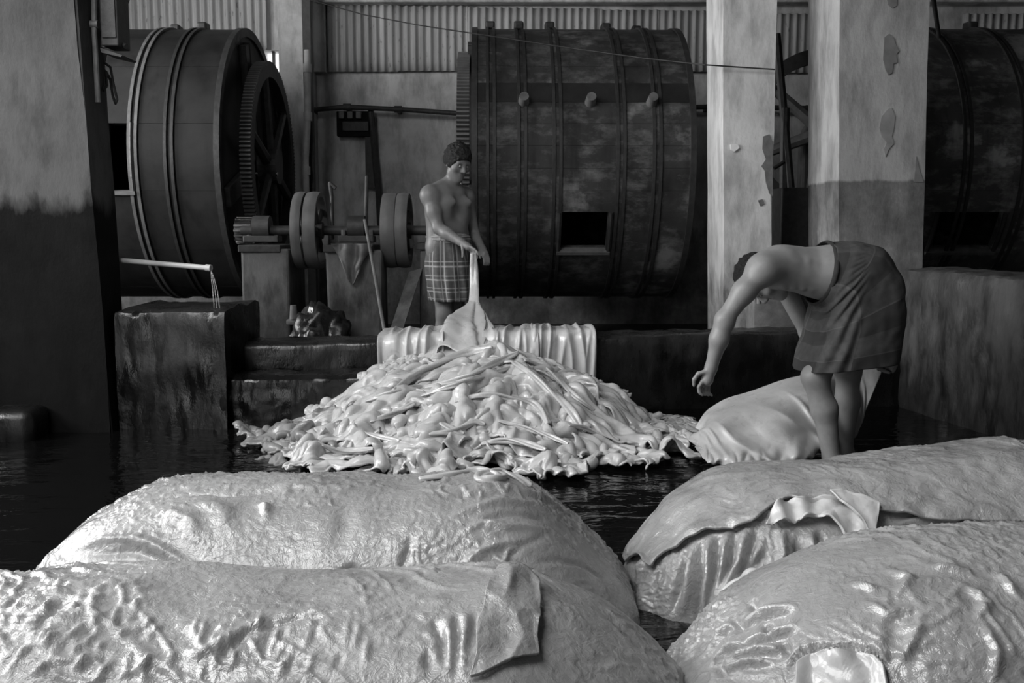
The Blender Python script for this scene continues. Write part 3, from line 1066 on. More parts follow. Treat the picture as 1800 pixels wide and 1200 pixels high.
class Stack:
    """a long mound of hides; sil = outline of its crest in pixels, taken to depth Yc"""

    def __init__(s, sil, Yc, bf, bb, nx=420, nv=200, e=.86, seed=0, skew=0.0, x_end=(None, None), wr=1.0):
        pts = np.array([at(px, py, Yc) for px, py in sil])
        xs, zs = pts[:, 0], pts[:, 2]
        xs = np.concatenate([[xs[0] - .012], xs, [xs[-1] + .012]])
        zs = np.concatenate([[PIT_Z], zs, [PIT_Z]])
        t = np.linspace(-1, 1, nx)
        x = (xs[0] + xs[-1]) / 2 + (xs[-1] - xs[0]) / 2 * np.sin(t * PI / 2)
        # keep the sampling near uniform inside, dense at the ends
        x = .6 * x + .4 * ((xs[0] + xs[-1]) / 2 + (xs[-1] - xs[0]) / 2 * t)
        h = np.interp(x, xs, zs) - PIT_Z
        kn = 41
        k = np.exp(-np.linspace(-2, 2, kn) ** 2)
        h = np.convolve(np.pad(h, kn // 2, mode="reflect", reflect_type="odd"), k / k.sum(), 'valid')
        h = np.maximum(h, .002)
        h[0] = h[-1] = .002
        hm = h.max()
        bs = (h / hm) ** .55
        th = np.linspace(0.0, PI, nv)
        c, sn = np.cos(th), np.sin(th)
        cc = np.sign(c) * np.abs(c) ** e
        ss = np.abs(sn) ** e
        b = np.where(c > 0, bb, bf)
        X = np.repeat(x[:, None], nv, 1)
        Y = Yc + skew * (X - X.mean()) + bs[:, None] * (b * cc)[None]
        Z = PIT_Z + h[:, None] * ss[None]
        s.P = np.stack([X, Y, Z], -1)
        s.N = s.normals(s.P)
        s.seed = seed
        s.nx, s.nv = nx, nv
        s.D = np.zeros((nx, nv))
        s.wr = wr
        s.Yc = Yc
        s.px, s.py = project(s.P)
        to = np.array([0, 0, CAM_H]) - s.P
        s.vis = (to * s.N).sum(-1) > 0

    @staticmethod
    def normals(P):
        du = np.gradient(P, axis=0)
        dv = np.gradient(P, axis=1)
        n = np.cross(du, dv)
        n = -n if n[P.shape[0] // 2, P.shape[1] // 2, 2] < 0 else n
        return n / np.maximum(1e-9, np.linalg.norm(n, axis=-1, keepdims=True))

    def uv(s, px, py):
        d = (s.px - px) ** 2 + (s.py - py) ** 2 + np.where(s.vis, 0, 1e6)
        return np.unravel_index(np.argmin(d), d.shape)

    def pts(s, line):
        return [s.P[s.uv(x, y)] for x, y in line]

    def ridge(s, line, w, amp, taper=True):
        d, t = seg_dist(s.P, s.pts(line))
        a = amp * (np.sin(PI * np.clip(t, .02, .98)) ** .4 if taper else 1)
        s.D += a * np.exp(-(d / w) ** 2)

    def step(s, line, w, amp, reach=.1):
        """an overlapping edge: the side above the line is raised and fades away from it"""
        d, t = seg_dist(s.P, s.pts(line))
        ang = s.py - np.interp(s.px, [q[0] for q in line], [q[1] for q in line])
        above = ang < 0
        inx = smooth01(s.px, line[0][0] - 12, line[0][0] + 12) * (1 - smooth01(s.px, line[-1][0] - 12, line[-1][0] + 12))
        s.D += np.where(above & s.vis, amp * np.exp(-d / reach), -amp * .5 * np.exp(-(d / w) ** 2)) * inx * np.where(s.vis, 1, 0)

    def wrinkle(s, big=.018, mid=.008, fine=.0035):
        P = s.P
        q = P * np.array([1, 1.1, 1.1])
        warp = np.stack([perlin(q * 4, 31), perlin(q * 4, 32), perlin(q * 4, 33)], -1)
        s.D += big * fbm(q * 3.1, 2, s.seed)
        mask = smooth01(perlin(q * 2.7, s.seed + 5), -.25, .25)
        mask2 = smooth01(perlin(q * 3.3, s.seed + 6), -.15, .3)
        # creases: ridged noise stretched along a slanting direction
        r = q @ np.array([[.75, .5, .3], [-.45, .85, .2], [.1, -.35, .9]])
        r = r * np.array([1, 1.9, 1.9]) + .22 * warp
        c1 = 1 - np.abs(perlin(r * 8, s.seed + 11)) * 2.4
        c1 = np.clip(1 - np.abs(perlin(r * 8, s.seed + 11)) * 4.5, 0, 1) ** 1.5
        s.D += mid * .8 * c1 * smooth01(perlin(q * 2.7, s.seed + 5), 0, .3) * s.wr
        r2 = q @ np.array([[.6, -.6, .3], [.55, .75, .2], [-.2, .1, .95]])
        r2 = r2 * np.array([1, 2.2, 2.2]) + .15 * warp
        c2 = np.clip(1 - np.abs(perlin(r2 * 17, s.seed + 15)) * 4.2, 0, 1) ** 1.5
        s.D += fine * 1.5 * c2 * mask2 * s.wr
        c3 = np.clip(1 - np.abs(perlin((q + .1 * warp) * 42, s.seed + 19)) * 3.6, 0, 1) ** 1.5
        s.D += fine * .75 * c3 * smooth01(perlin(q * 5, s.seed + 21), -.1, .35)
        # slime blisters
        s.D += fine * .5 * perlin(q * 70, s.seed + 23) * mask
        # gathered low edge near the water
        low = 1 - smooth01(P[..., 2], PIT_Z, .22)
        s.D += .02 * low * perlin(np.stack([P[..., 0] * 11, P[..., 1] * 11, P[..., 2] * 2], -1), s.seed + 25)

    def surf(s):
        return s.P + s.N * s.D[..., None]

    def build(s, name, mat, label, group):
        s.V = s.surf()
        s.VN = s.normals(s.V)
        o = mesh_obj(name, s.V, grid_quads(s.nx, s.nv), mat, None, (float(s.P[..., 0].mean()), s.Yc, PIT_Z))
        return tag(o, label, 'hide stack', group)

    def sample(s, U, W, lift):
        """bilinear look-up of the finished surface, pushed out along its normal"""
        U = np.clip(U, 0, s.nx - 1.001)
        W = np.clip(W, 0, s.nv - 1.001)
        i, j = U.astype(int), W.astype(int)
        f, g = (U - i)[..., None], (W - j)[..., None]

        def bl(A): return A[i, j] * (1 - f) * (1 - g) + A[i + 1, j] * f * (1 - g) + A[i, j + 1] * (1 - f) * g + A[i + 1, j + 1] * f * g
        n = bl(s.NS)
        n /= np.linalg.norm(n, axis=-1, keepdims=True)
        return bl(s.VS) + n * lift[..., None], n

    def soften(s, it=6):
        V = s.V.copy()
        for _ in range(it):
            V[1:-1, 1:-1] = (V[:-2, 1:-1] + V[2:, 1:-1] + V[1:-1, :-2] + V[1:-1, 2:]) / 4
        s.VS, s.NS = V, s.normals(V)


def flap(st, outline, name, mat, label, group=None, lift=.010, curl=.012, folds=None, seed=0, nr=46, na=200, dome=0.0, centre=None, smoothn=3):
    """a hide lying on a stack; outline in pixels, star-shaped about its centre"""
    q = np.array([st.uv(x, y) for x, y in outline], float)
    n = len(q)
    tt = np.linspace(0, n, na, endpoint=False)
    i = tt.astype(int)
    f = (tt - i)[:, None]
    O = q[i % n] * (1 - f) + q[(i + 1) % n] * f
    for _ in range(smoothn): O = (np.roll(O, 1, 0) + 2 * O + np.roll(O, -1, 0)) / 4
    c = np.array(st.uv(*centre), float) if centre else q.mean(0)
    r = np.linspace(0.02, 1, nr)
    U = c[0] + r[:, None] * (O[:, 0] - c[0])[None]
    W = c[1] + r[:, None] * (O[:, 1] - c[1])[None]
    base, _ = st.sample(U, W, np.zeros_like(U))
    l = lift + 0 * U + .004 * fbm(base * 14, 3, seed)
    l += dome * (1 - r[:, None] ** 2)
    edge = smooth01(r, .82, 1.0)[:, None]
    l += curl * edge * (.5 + perlin(base * 16, seed + 3))
    if folds is not None: l += folds(base, r[:, None], U, W)
    l = np.maximum(l, .003)
    V, N = st.sample(U, W, l)
    o = mesh_obj(name, V, grid_quads(nr, na, True), mat, None, tuple(V[0].mean(0)))
    bm = bmesh.new()
    bm.from_mesh(o.data)
    bmesh.ops.holes_fill(bm, edges=[e for e in bm.edges if e.is_boundary and (e.verts[0].co.length < .05)], sides=0)
    bmesh.ops.recalc_face_normals(bm, faces=bm.faces)
    bm.to_mesh(o.data)
    bm.free()
    o.data.shade_smooth()
    sd = o.modifiers.new('thick', 'SOLIDIFY')
    sd.thickness = .007
    sd.offset = 0
    return tag(o, label, 'hide', group)


def strip(st, edge, wtop, name, mat, label, lift=.012, seed=0, nu=320, nw=90, group=None):
    """a hide thrown over the crest; its lower edge follows pixel points, its upper edge lies at wtop"""
    q = np.array([st.uv(x, y) for x, y in edge], float)
    q = q[np.argsort(q[:, 0])]
    u = np.linspace(q[0, 0], q[-1, 0], nu)
    we = np.interp(u, q[:, 0], q[:, 1])
    k = np.exp(-np.linspace(-2, 2, 7) ** 2)
    we = np.convolve(np.pad(we, 3, mode='edge'), k / k.sum(), 'valid')
    t = np.linspace(0, 1, nw) ** .8
    W = wtop + (we[:, None] - wtop) * t[None]
    U = np.repeat(u[:, None], nw, 1)
    base, _ = st.sample(U, W, np.zeros_like(U))
    l = lift + .006 * fbm(base * 9, 3, seed) + .004 * np.clip(1 - np.abs(perlin((base @ np.array([[.8, .6, 0], [-.6, .8, 0], [0, 0, 1]]) + .08 * perlin(base * 4, 3)[..., None]) * np.array([9, 26, 14]), seed + 4)) * 4, 0, 1) ** 1.5 * smooth01(perlin(base * 4, seed + 8), -.1, .3)
    e = smooth01(t, .86, 1)[None]
    l = l + e * (.010 + .016 * perlin(base * 15, seed + 2))
    l = np.maximum(l, .004)
    V, N = st.sample(U, W, l)
    o = mesh_obj(name, V, grid_quads(nu, nw), mat, None, tuple(V[nu // 2, 0]))
    sd = o.modifiers.new('thick', 'SOLIDIFY')
    sd.thickness = .008
    sd.offset = 0
    return tag(o, label, 'hide', group)


GS = 'stacks of wet hides in the foreground'
# --- back left
A_ = Stack([(58, 1120), (62, 1075), (72, 1025), (84, 995), (108, 955), (142, 916), (200, 884), (260, 860), (330, 848), (400, 842), (520, 844), (700, 847),
            (800, 843), (860, 840), (905, 848), (960, 875), (1000, 906), (1040, 946), (1080, 990), (1105, 1030), (1118, 1070), (1126, 1120)],
           2.8, .44, .38, 460, 210, .86, 1)
A_.wrinkle(.016, .009, .0032)
A_.ridge([(150, 966), (180, 954), (240, 950), (280, 964), (322, 988)], .013, .018)
A_.ridge([(165, 978), (240, 968), (300, 992)], .010, -.010)
A_.ridge([(270, 876), (320, 870), (400, 868), (490, 862)], .008, -.011)
A_.ridge([(290, 860), (400, 856), (520, 858), (600, 862)], .018, .008)
A_.ridge([(455, 885), (468, 890), (466, 905)], .012, .016)
A_.ridge([(360, 880), (392, 898), (396, 925)], .025, .012)
A_.ridge([(290, 905), (330, 912), (345, 940)], .025, .014)
for l in ([(760, 868), (840, 862), (930, 872), (985, 890)], [(800, 905), (870, 885), (940, 890), (1000, 925)],
          [(815, 935), (850, 915), (890, 925), (960, 930)], [(812, 1005), (830, 980), (858, 960), (905, 950)]):
    A_.ridge(l, .011, .013)
for l in ([(780, 880), (860, 874), (960, 885)], [(820, 925), (880, 905), (950, 908), (1010, 945)], [(850, 960), (900, 970), (960, 940)],
          [(590, 1018), (620, 995), (640, 1010)], [(700, 1010), (715, 975), (722, 950)], [(950, 985), (1020, 990), (1060, 1015)]):
    A_.ridge(l, .009, -.011)
A_.ridge([(870, 975), (885, 990), (895, 965), (930, 960)], .006, .010)
A_.ridge([(600, 880), (610, 920), (590, 960)], .03, -.010)
A_.build('hide_stack', M['hide'], 'long glistening hide stack behind the front left one, twisted rope on top', GS)
A_.soften(8)
# the twisted, rope-like edge lying along its crest
def rope(name, st, line, r, label, mat, seed=0, lift=.01, twist=9, nseg=120, taper=.35):
    pts = np.array(st.pts(line)) if st is not None else np.array(line, float)
    n = len(pts)
    t = np.linspace(0, n - 1, nseg)
    i = np.minimum(t.astype(int), n - 2)
    f = (t - i)[:, None]
    P0, P1 = pts[np.maximum(i - 1, 0)], pts[i]
    P2, P3 = pts[i + 1], pts[np.minimum(i + 2, n - 1)]
    C = .5 * (2 * P1 + (P2 - P0) * f + (2 * P0 - 5 * P1 + 4 * P2 - P3) * f ** 2 + (3 * P1 - P0 - 3 * P2 + P3) * f ** 3)
    C[:, 2] += lift
    T = np.gradient(C, axis=0)
    T /= np.linalg.norm(T, axis=1, keepdims=True)
    up = np.array([0, 0, 1.0])
    B = np.cross(T, up)
    B /= np.maximum(1e-6, np.linalg.norm(B, axis=1, keepdims=True))
    Nn = np.cross(B, T)
    a = np.linspace(0, 2 * PI, 28, endpoint=False)
    s = np.linspace(0, 1, nseg)[:, None]
    rad = r * (taper + (1 - taper) * np.sin(PI * s) ** .5) * (1 + .28 * np.cos(3 * a[None] + twist * s * 3) + .2 * np.cos(2 * a[None] - twist * 2 * s))
    V = C[:, None] + rad[..., None] * (np.cos(a)[None, :, None] * B[:, None] + .8 * np.sin(a)[None, :, None] * Nn[:, None])
    V = np.concatenate([V, np.repeat(C[-1:, None], 28, 1)], 0)
    V = np.concatenate([np.repeat(C[:1, None], 28, 1), V], 0)
    o = mesh_obj(name, V, grid_quads(len(V), 28, True), mat, None, tuple(C[0]))
    return tag(o, label, 'hide')


rope('rolled_hide', A_, [(735, 850), (800, 843), (830, 838), (858, 838), (882, 846), (872, 853), (848, 851), (850, 842), (880, 838), (908, 848), (935, 862)], .016,
     'hide edge rolled into a knotted rope on the back left stack', M['hide_smooth'], lift=.014)

# --- front left
B_ = Stack([(-380, 1400), (-340, 1240), (-300, 1130), (-200, 1055), (-100, 1030), (0, 1024), (70, 1016), (150, 1011), (300, 1014), (500, 1020), (700, 1022),
            (820, 1015), (885, 1005), (950, 1030), (1020, 1056), (1080, 1086), (1160, 1150), (1210, 1200), (1245, 1270), (1262, 1350)],
           2.02, .46, .36, 520, 230, .86, 7)
B_.wrinkle(.015, .010, .0034)
B_.ridge([(365, 1155), (400, 1145), (440, 1110), (520, 1090), (600, 1085)], .008, -.012)
B_.ridge([(335, 1140), (345, 1148), (400, 1120), (450, 1095)], .012, .012)
B_.ridge([(160, 1050), (165, 1080), (168, 1115)], .008, .010)
B_.ridge([(60, 1120), (85, 1090), (115, 1055)], .009, -.011)
B_.ridge([(20, 1065), (45, 1045), (90, 1040)], .008, -.009)
for k in range(60):
    x, y = random.uniform(-20, 260), random.uniform(1070, 1190)
    B_.ridge([(x, y), (x + random.uniform(10, 24), y - random.uniform(12, 26))], .0055, random.choice((.006, .008, -.006)))
for k in range(30):
    x, y = random.uniform(330, 640), random.uniform(1110, 1195)
    B_.ridge([(x, y), (x + random.uniform(5, 16), y - random.uniform(22, 44))], .005, random.choice((.005, .007, -.005)))
for l in ([(760, 1090), (775, 1120), (780, 1170)], [(800, 1085), (805, 1120), (802, 1180)], [(835, 1080), (830, 1110), (820, 1150)], [(750, 1145), (755, 1180)]):
    B_.ridge(l, .008, -.013)
for l in ([(788, 1090), (792, 1130), (790, 1180)], [(820, 1080), (818, 1130), (812, 1180)]):
    B_.ridge(l, .010, .010)
B_.ridge([(860, 1050), (905, 1015), (940, 1030)], .03, .012)
B_.ridge([(950, 1040), (1080, 1090), (1140, 1150)], .02, -.008)
B_.build('hide_stack', M['hide'], 'nearest left hide stack with brightly glistening slime at its left', GS)
B_.soften(6)
flap(B_, [(884, 1016), (915, 1024), (938, 1038), (943, 1060), (946, 1090), (944, 1120), (946, 1152), (915, 1160), (880, 1172), (850, 1190), (828, 1198),
          (835, 1160), (842, 1110), (852, 1060), (866, 1030)], 'hide_flap', M['hide'], 'square ended hide flap hanging over the nearest left stack', None, .010, .003,
     lambda b, r, U, W: .008 * np.clip(1 - np.abs(perlin(b * np.array([16, 8, 8]), 41)) * 2.2, 0, 1) ** 1.5, 5)

# --- back right
C_ = Stack([(1090, 1050), (1096, 1015), (1103, 992), (1130, 955), (1165, 918), (1200, 880), (1240, 855), (1280, 836), (1330, 826), (1400, 821), (1500, 814),
            (1600, 804), (1700, 795), (1800, 787), (2000, 785), (2120, 800), (2220, 860), (2270, 960)],
           2.95, .46, .40, 480, 210, .86, 13)
C_.wrinkle(.014, .005, .003)
for l in ([(1205, 975), (1195, 1020), (1180, 1070)], [(1232, 955), (1228, 1010), (1222, 1070), (1225, 1115)], [(1262, 945), (1255, 1000), (1245, 1060)],
          [(1292, 930), (1285, 985), (1262, 1035)], [(1330, 930), (1318, 985), (1275, 1040)], [(1160, 1000), (1150, 1030)], [(1345, 975), (1300, 1015)],
          [(1400, 950), (1405, 985), (1395, 1000)], [(1440, 940), (1448, 975)]):
    C_.ridge(l, .010, -.024)
for l in ([(1215, 965), (1210, 1020), (1200, 1075)], [(1247, 950), (1242, 1010), (1232, 1070)], [(1275, 945), (1270, 1000), (1252, 1050)],
          [(1310, 935), (1300, 985), (1262, 1050)], [(1335, 960), (1310, 1000), (1268, 1055)], [(1170, 990), (1158, 1035)], [(1372, 935), (1378, 975), (1370, 1000)],
          [(1425, 945), (1430, 985)], [(1135, 985), (1120, 1010)]):
    C_.ridge(l, .013, .020)
for l in ([(1435, 838), (1480, 870), (1530, 885)], [(1540, 875), (1600, 880), (1700, 890)], [(1470, 845), (1500, 880)], [(1560, 855), (1545, 880)]):
    C_.ridge(l, .008, .009)
for l in ([(1540, 940), (1600, 915), (1700, 900), (1800, 930)], [(1590, 880), (1660, 905), (1720, 935)]):
    C_.ridge(l, .010, .012)
C_.build('hide_stack', M['hide'], 'hide stack behind the front right one, folds dropping from its lower left', GS)
C_.soften(10)
strip(C_, [(1108, 990), (1130, 985), (1150, 1000), (1172, 976), (1197, 966), (1213, 954), (1248, 938), (1275, 934), (1305, 928), (1333, 918), (1353, 897),
           (1368, 884), (1390, 882), (1411, 890), (1440, 886), (1480, 895), (1540, 905), (1620, 912), (1700, 918), (1800, 925), (1900, 930)],
      60, 'top_hide', M['hide'], 'large smeared hide drawn over the back right stack like a lid', .010, 51)
flap(C_, [(1349, 930), (1356, 908), (1368, 895), (1390, 890), (1411, 892), (1440, 888), (1470, 894), (1500, 893), (1537, 905), (1535, 930), (1532, 960),
          (1510, 966), (1489, 967), (1474, 940), (1455, 924), (1427, 917), (1388, 925)], 'hide_flap', M['hide_smooth'],
     'smooth pale hide fold showing beneath the lid of the back right stack', None, .026, .012,
     lambda b, r, U, W: .010 * np.sin(b[..., 0] * 95 + 3 * perlin(b * 8, 9)) * r, 8, centre=(1462, 910))
flap(C_, [(1453, 884), (1480, 884), (1510, 890), (1539, 900), (1537, 925), (1532, 958), (1522, 950), (1510, 930), (1492, 912), (1470, 896)], 'hide_flap', M['hide_smooth'],
     'turned back hide corner lying right of the smooth pale fold', None, .040, .006, None, 15, centre=(1512, 915))
rope('rolled_hide', C_, [(1335, 1010), (1320, 1018), (1300, 1030), (1280, 1045), (1265, 1065)], .016, 'slack rolled hide slipping off the back right stack end', M['hide_smooth'], lift=.012, twist=4)

# --- front right
D_ = Stack([(1160, 1250), (1172, 1200), (1182, 1176), (1205, 1158), (1240, 1128), (1287, 1075), (1349, 1029), (1434, 990), (1489, 974), (1539, 960), (1605, 948),
            (1722, 941), (1800, 937), (2000, 935), (2200, 960), (2350, 1050), (2420, 1200)], 2.12, .50, .40, 480, 240, .86, 19, wr=1.1)
D_.wrinkle(.014, .006, .0036)
for l in ([(1300, 1108), (1340, 1085), (1390, 1075)], [(1305, 1140), (1350, 1120), (1395, 1110)], [(1290, 1165), (1330, 1150), (1370, 1150)], [(1270, 1190), (1310, 1172), (1350, 1172)],
          [(1255, 1175), (1275, 1150), (1300, 1140)], [(1240, 1160), (1262, 1120), (1290, 1100)]):
    D_.ridge(l, .008, -.018)
    D_.ridge([(x + 3, y - 9) for x, y in l], .010, .014)
for l in ([(1620, 1090), (1605, 1130), (1590, 1150), (1560, 1140)], [(1530, 1060), (1560, 1080), (1610, 1070)], [(1700, 1030), (1740, 1060), (1720, 1085)],
          [(1755, 1010), (1790, 1040)], [(1560, 1000), (1600, 1020), (1580, 1045)], [(1640, 1000), (1700, 1010)], [(1730, 1100), (1750, 1150), (1745, 1190)], [(1500, 1025), (1540, 1035)]):
    D_.ridge(l, .009, .012)
for x, y in ((1292, 1090), (1343, 1098), (1375, 1130), (1264, 1172), (1320, 1060)):
    D_.ridge([(x, y), (x + 12, y + 14)], .009, -.022)
D_.step([(1385, 1165), (1410, 1143), (1440, 1136), (1500, 1137), (1540, 1146), (1560, 1165)], .010, .014)
D_.build('hide_stack', M['hide'], 'nearest right hide stack, torn holes at its left end', GS)
D_.soften(6)
flap(D_, [(1400, 1215), (1404, 1170), (1420, 1150), (1450, 1142), (1500, 1143), (1540, 1150), (1556, 1170), (1560, 1215), (1530, 1240), (1480, 1250), (1430, 1240)], 'hide_flap',
     M['hide_smooth'], 'smooth bright hide showing through the gap low on the nearest right stack', None, .012, .004,
     lambda b, r, U, W: .012 * np.sin(b[..., 0] * 62 + 2 * perlin(b * 6, 3)) * smooth01(r, .1, .9), 12)

# ================================================================ the two workers
class Field:
    """signed distance field on a grid; smooth unions keep a body one continuous skin"""

    def __init__(s, lo, hi, h):
        s.lo, s.h = np.array(lo, float), h
        s.n = np.ceil((np.array(hi) - s.lo) / h).astype(int) + 1
        s.F = np.full(s.n, .25, np.float32)

    def _box(s, lo, hi):
        a = np.maximum(0, np.floor((lo - s.lo) / s.h).astype(int))
        b = np.minimum(s.n, np.ceil((hi - s.lo) / s.h).astype(int) + 1)
        if (b <= a).any(): return None, None
        ax = [s.lo[i] + s.h * np.arange(a[i], b[i]) for i in range(3)]
        P = np.stack(np.meshgrid(*ax, indexing='ij'), -1)
        return (slice(a[0], b[0]), slice(a[1], b[1]), slice(a[2], b[2])), P

    def _join(s, sl, d, k, sub=False):
        F = s.F[sl]
        if sub:
            hh = np.clip(k - np.abs(F + d), 0, None) / k
            s.F[sl] = np.maximum(F, -d) + hh * hh * k / 4
        else:
            hh = np.clip(k - np.abs(F - d), 0, None) / k
            s.F[sl] = np.minimum(F, d) - hh * hh * k / 4

    def limb(s, a, b, ra, rb, k=.03):
        a, b = np.array(a, float), np.array(b, float)
        m = max(ra, rb) + k + .03
        sl, P = s._box(np.minimum(a, b) - m, np.maximum(a, b) + m)
        if sl is None: return s
        d = b - a
        t = np.clip(((P - a) @ d) / max(1e-9, d @ d), 0, 1)
        s._join(sl, np.linalg.norm(P - a - t[..., None] * d, axis=-1) - (ra + (rb - ra) * t), k)
        return s

    def chain(s, pts, rs, k=.03):
        for i in range(len(pts) - 1): s.limb(pts[i], pts[i + 1], rs[i], rs[i + 1], k)
        return s

    def ball(s, c, r, axes=None, k=.03, sub=False, noise=0, nf=60):
        c = np.array(c, float)
        r = np.array(r if hasattr(r, '__len__') else (r, r, r), float)
        m = r.max() + k + .03
        sl, P = s._box(c - m, c + m)
        if sl is None: return s
        q = P - c
        if axes is not None: q = q @ np.array(axes, float).T
        k0 = np.linalg.norm(q / r, axis=-1)
        k1 = np.linalg.norm(q / r ** 2, axis=-1)
        d = k0 * (k0 - 1) / np.maximum(k1, 1e-6)
        if noise: d = d + noise * perlin(P * nf, 3)
        s._join(sl, d, k, sub)
        return s

    def mesh(s):
        """naive surface nets"""
        F = s.F
        S = F < 0
        nx, ny, nz = (v - 1 for v in F.shape)
        cnt = np.zeros((nx, ny, nz), np.int8)
        cor = [(i, j, k) for i in (0, 1) for j in (0, 1) for k in (0, 1)]
        for i, j, k in cor: cnt += S[i:i + nx, j:j + ny, k:k + nz]
        act = np.argwhere((cnt > 0) & (cnt < 8))
        acc = np.zeros((len(act), 3))
        num = np.zeros(len(act))
        for a in cor:
            for ax in range(3):
                if a[ax]: continue
                b = list(a)
                b[ax] = 1
                fa = F[act[:, 0] + a[0], act[:, 1] + a[1], act[:, 2] + a[2]]
                fb = F[act[:, 0] + b[0], act[:, 1] + b[1], act[:, 2] + b[2]]
                m = (fa < 0) != (fb < 0)
                t = np.where(m, fa / np.where(m, fa - fb, 1), 0)
                p = np.array(a, float)[None].repeat(len(act), 0)
                p[:, ax] += t
                acc += p * m[:, None]
                num += m
        V = s.lo + s.h * (act + acc / num[:, None])
        idx = np.full((nx, ny, nz), -1, np.int32)
        idx[tuple(act.T)] = np.arange(len(act))
        Q = []
        for ax in range(3):
            u, w = (ax + 1) % 3, (ax + 2) % 3
            sh = [slice(1, -1)] * 3
            sh[ax] = slice(0, -1)
            sh2 = list(sh)
            sh2[ax] = slice(1, None)
            s0, s1 = S[tuple(sh)], S[tuple(sh2)]
            e = np.argwhere(s0 != s1)
            fl = s0[tuple(e.T)]
            off = np.ones(3, int)
            off[ax] = 0
            g = e + off
            def cell(du, dw):
                c = g.copy()
                c[:, u] -= du
                c[:, w] -= dw
                return idx[tuple(c.T)]
            q = np.stack([cell(1, 1), cell(0, 1), cell(0, 0), cell(1, 0)], -1)
            q[~fl] = q[~fl][:, ::-1]
            Q.append(q)
        return V, np.concatenate(Q)


def V3(v): return np.array(v, float)


def unit(v):
    v = V3(v)
    return v / np.linalg.norm(v)


def head(f, c, fwd, up, k=1.0):
    """skull, jaw and features round centre c; returns axes and eye places"""
    fwd = unit(fwd)
    up = unit(V3(up) - fwd * np.dot(up, fwd))
    rt = np.cross(fwd, up)
    ax = np.stack([rt, fwd, up])

    def p(r, a, u): return V3(c) + k * (rt * r + fwd * a + up * u)
    f.ball(p(0, -.012, .028), (.074 * k, .093 * k, .088 * k), ax, .02)
    f.ball(p(0, .022, -.03), (.060 * k, .066 * k, .085 * k), ax, .03)
    f.limb(p(-.04, .012, -.07), p(0, .062, -.098), .022 * k, .022 * k, .03)
    f.limb(p(.04, .012, -.07), p(0, .062, -.098), .022 * k, .022 * k, .03)
    f.limb(p(-.045, .066, .026), p(.045, .066, .026), .014 * k, .014 * k, .02)       # brow
    for s in (-1, 1):
        f.ball(p(s * .032, .090, .004), (.019 * k, .016 * k, .013 * k), ax, .012, True)    # eye sockets
        f.ball(p(s * .050, .054, -.022), .022 * k, None, .025)                        # cheekbones
        f.ball(p(s * .075, -.010, -.010), (.010 * k, .022 * k, .033 * k), ax, .006)   # ears
    f.limb(p(0, .080, .014), p(0, .104, -.026), .009 * k, .013 * k, .012)              # nose
    for s in (-1, 1): f.ball(p(s * .012, .094, -.031), .0095 * k, None, .008)
    f.ball(p(0, .083, -.056), (.024 * k, .011 * k, .0065 * k), ax, .006)              # lips
    f.ball(p(0, .081, -.069), (.020 * k, .011 * k, .0075 * k), ax, .006)
    return ax, [p(s * .032, .0755, .004) for s in (-1, 1)], p


def hair_mesh(c, ax, p, k, parent, cut, vol=.022):
    h = .0045
    f = Field(V3(c) - .2 * k, V3(c) + .2 * k, h)
    f.ball(p(0, -.016, .034), ((.074 + vol * .7) * k, (.093 + vol * .8) * k, (.088 + vol) * k), ax, .02, False, .009, 55)
    for s in (-1, 1): f.ball(p(s * .070, -.02, .015), (.018 * k, .05 * k, .045 * k), ax, .02, False, .005, 70)
    f.ball(p(0, .105, -.055), (.13 * k, .085 * k, .115 * k), ax, .015, True)
    f.ball(p(0, -.01, -.11), (.15 * k, .15 * k, .075 * k), ax, .015, True)
    V, Q = f.mesh()
    return mesh_obj('hair', V, Q, M['hair'], parent)


def loft(name, rings, mat, parent, na=120, ns=60, fold=None, close_top=False, exps=None):
    """cloth tube through rings (centre, half-axis a, half-axis b)"""
    C = np.array([r[0] for r in rings], float)
    A = np.array([r[1] for r in rings], float)
    B = np.array([r[2] for r in rings], float)
    t = np.linspace(0, 1, len(rings))
    s = np.linspace(0, 1, ns)

    def ip(X):
        out = np.stack([np.interp(s, t, X[:, i]) for i in range(3)], -1)
        for _ in range(6):
            out[1:-1] = (out[:-2] + 2 * out[1:-1] + out[2:]) / 4
        return out
    C, A, B = ip(C), ip(A), ip(B)
    a = np.linspace(0, 2 * PI, na + 1)
    ca, sa = np.cos(a), np.sin(a)
    if exps:
        ca = np.sign(ca) * np.abs(ca) ** exps
        sa = np.sign(sa) * np.abs(sa) ** exps
    V = C[:, None] + A[:, None] * ca[None, :, None] + B[:, None] * sa[None, :, None]
    N = unit_rows(A[:, None] * np.cos(a)[None, :, None] / np.linalg.norm(A, axis=1)[:, None, None] + B[:, None] * np.sin(a)[None, :, None] / np.linalg.norm(B, axis=1)[:, None, None])
    S, AA = np.meshgrid(s, a, indexing='ij')
    if fold is not None: V = V + N * fold(S, AA, V)[..., None]
    V[:, -1] = V[:, 0]
    uv = np.stack([AA / (2 * PI), S], -1).reshape(-1, 2)
    o = mesh_obj(name, V, grid_quads(ns, na + 1), mat, parent, uv=uv)
    sd = o.modifiers.new('thick', 'SOLIDIFY')
    sd.thickness = .004
    sd.offset = 0
    return o


def unit_rows(x): return x / np.maximum(1e-9, np.linalg.norm(x, axis=-1, keepdims=True))


def finger(f, base, dirs, lens, r0, k=.005):
    p = V3(base)
    for i, (d, l) in enumerate(zip(dirs, lens)):
        q = p + unit(d) * l
        f.limb(p, q, r0 * (1 - .1 * i), r0 * (1 - .1 * (i + 1)), k)
        p = q
    return p


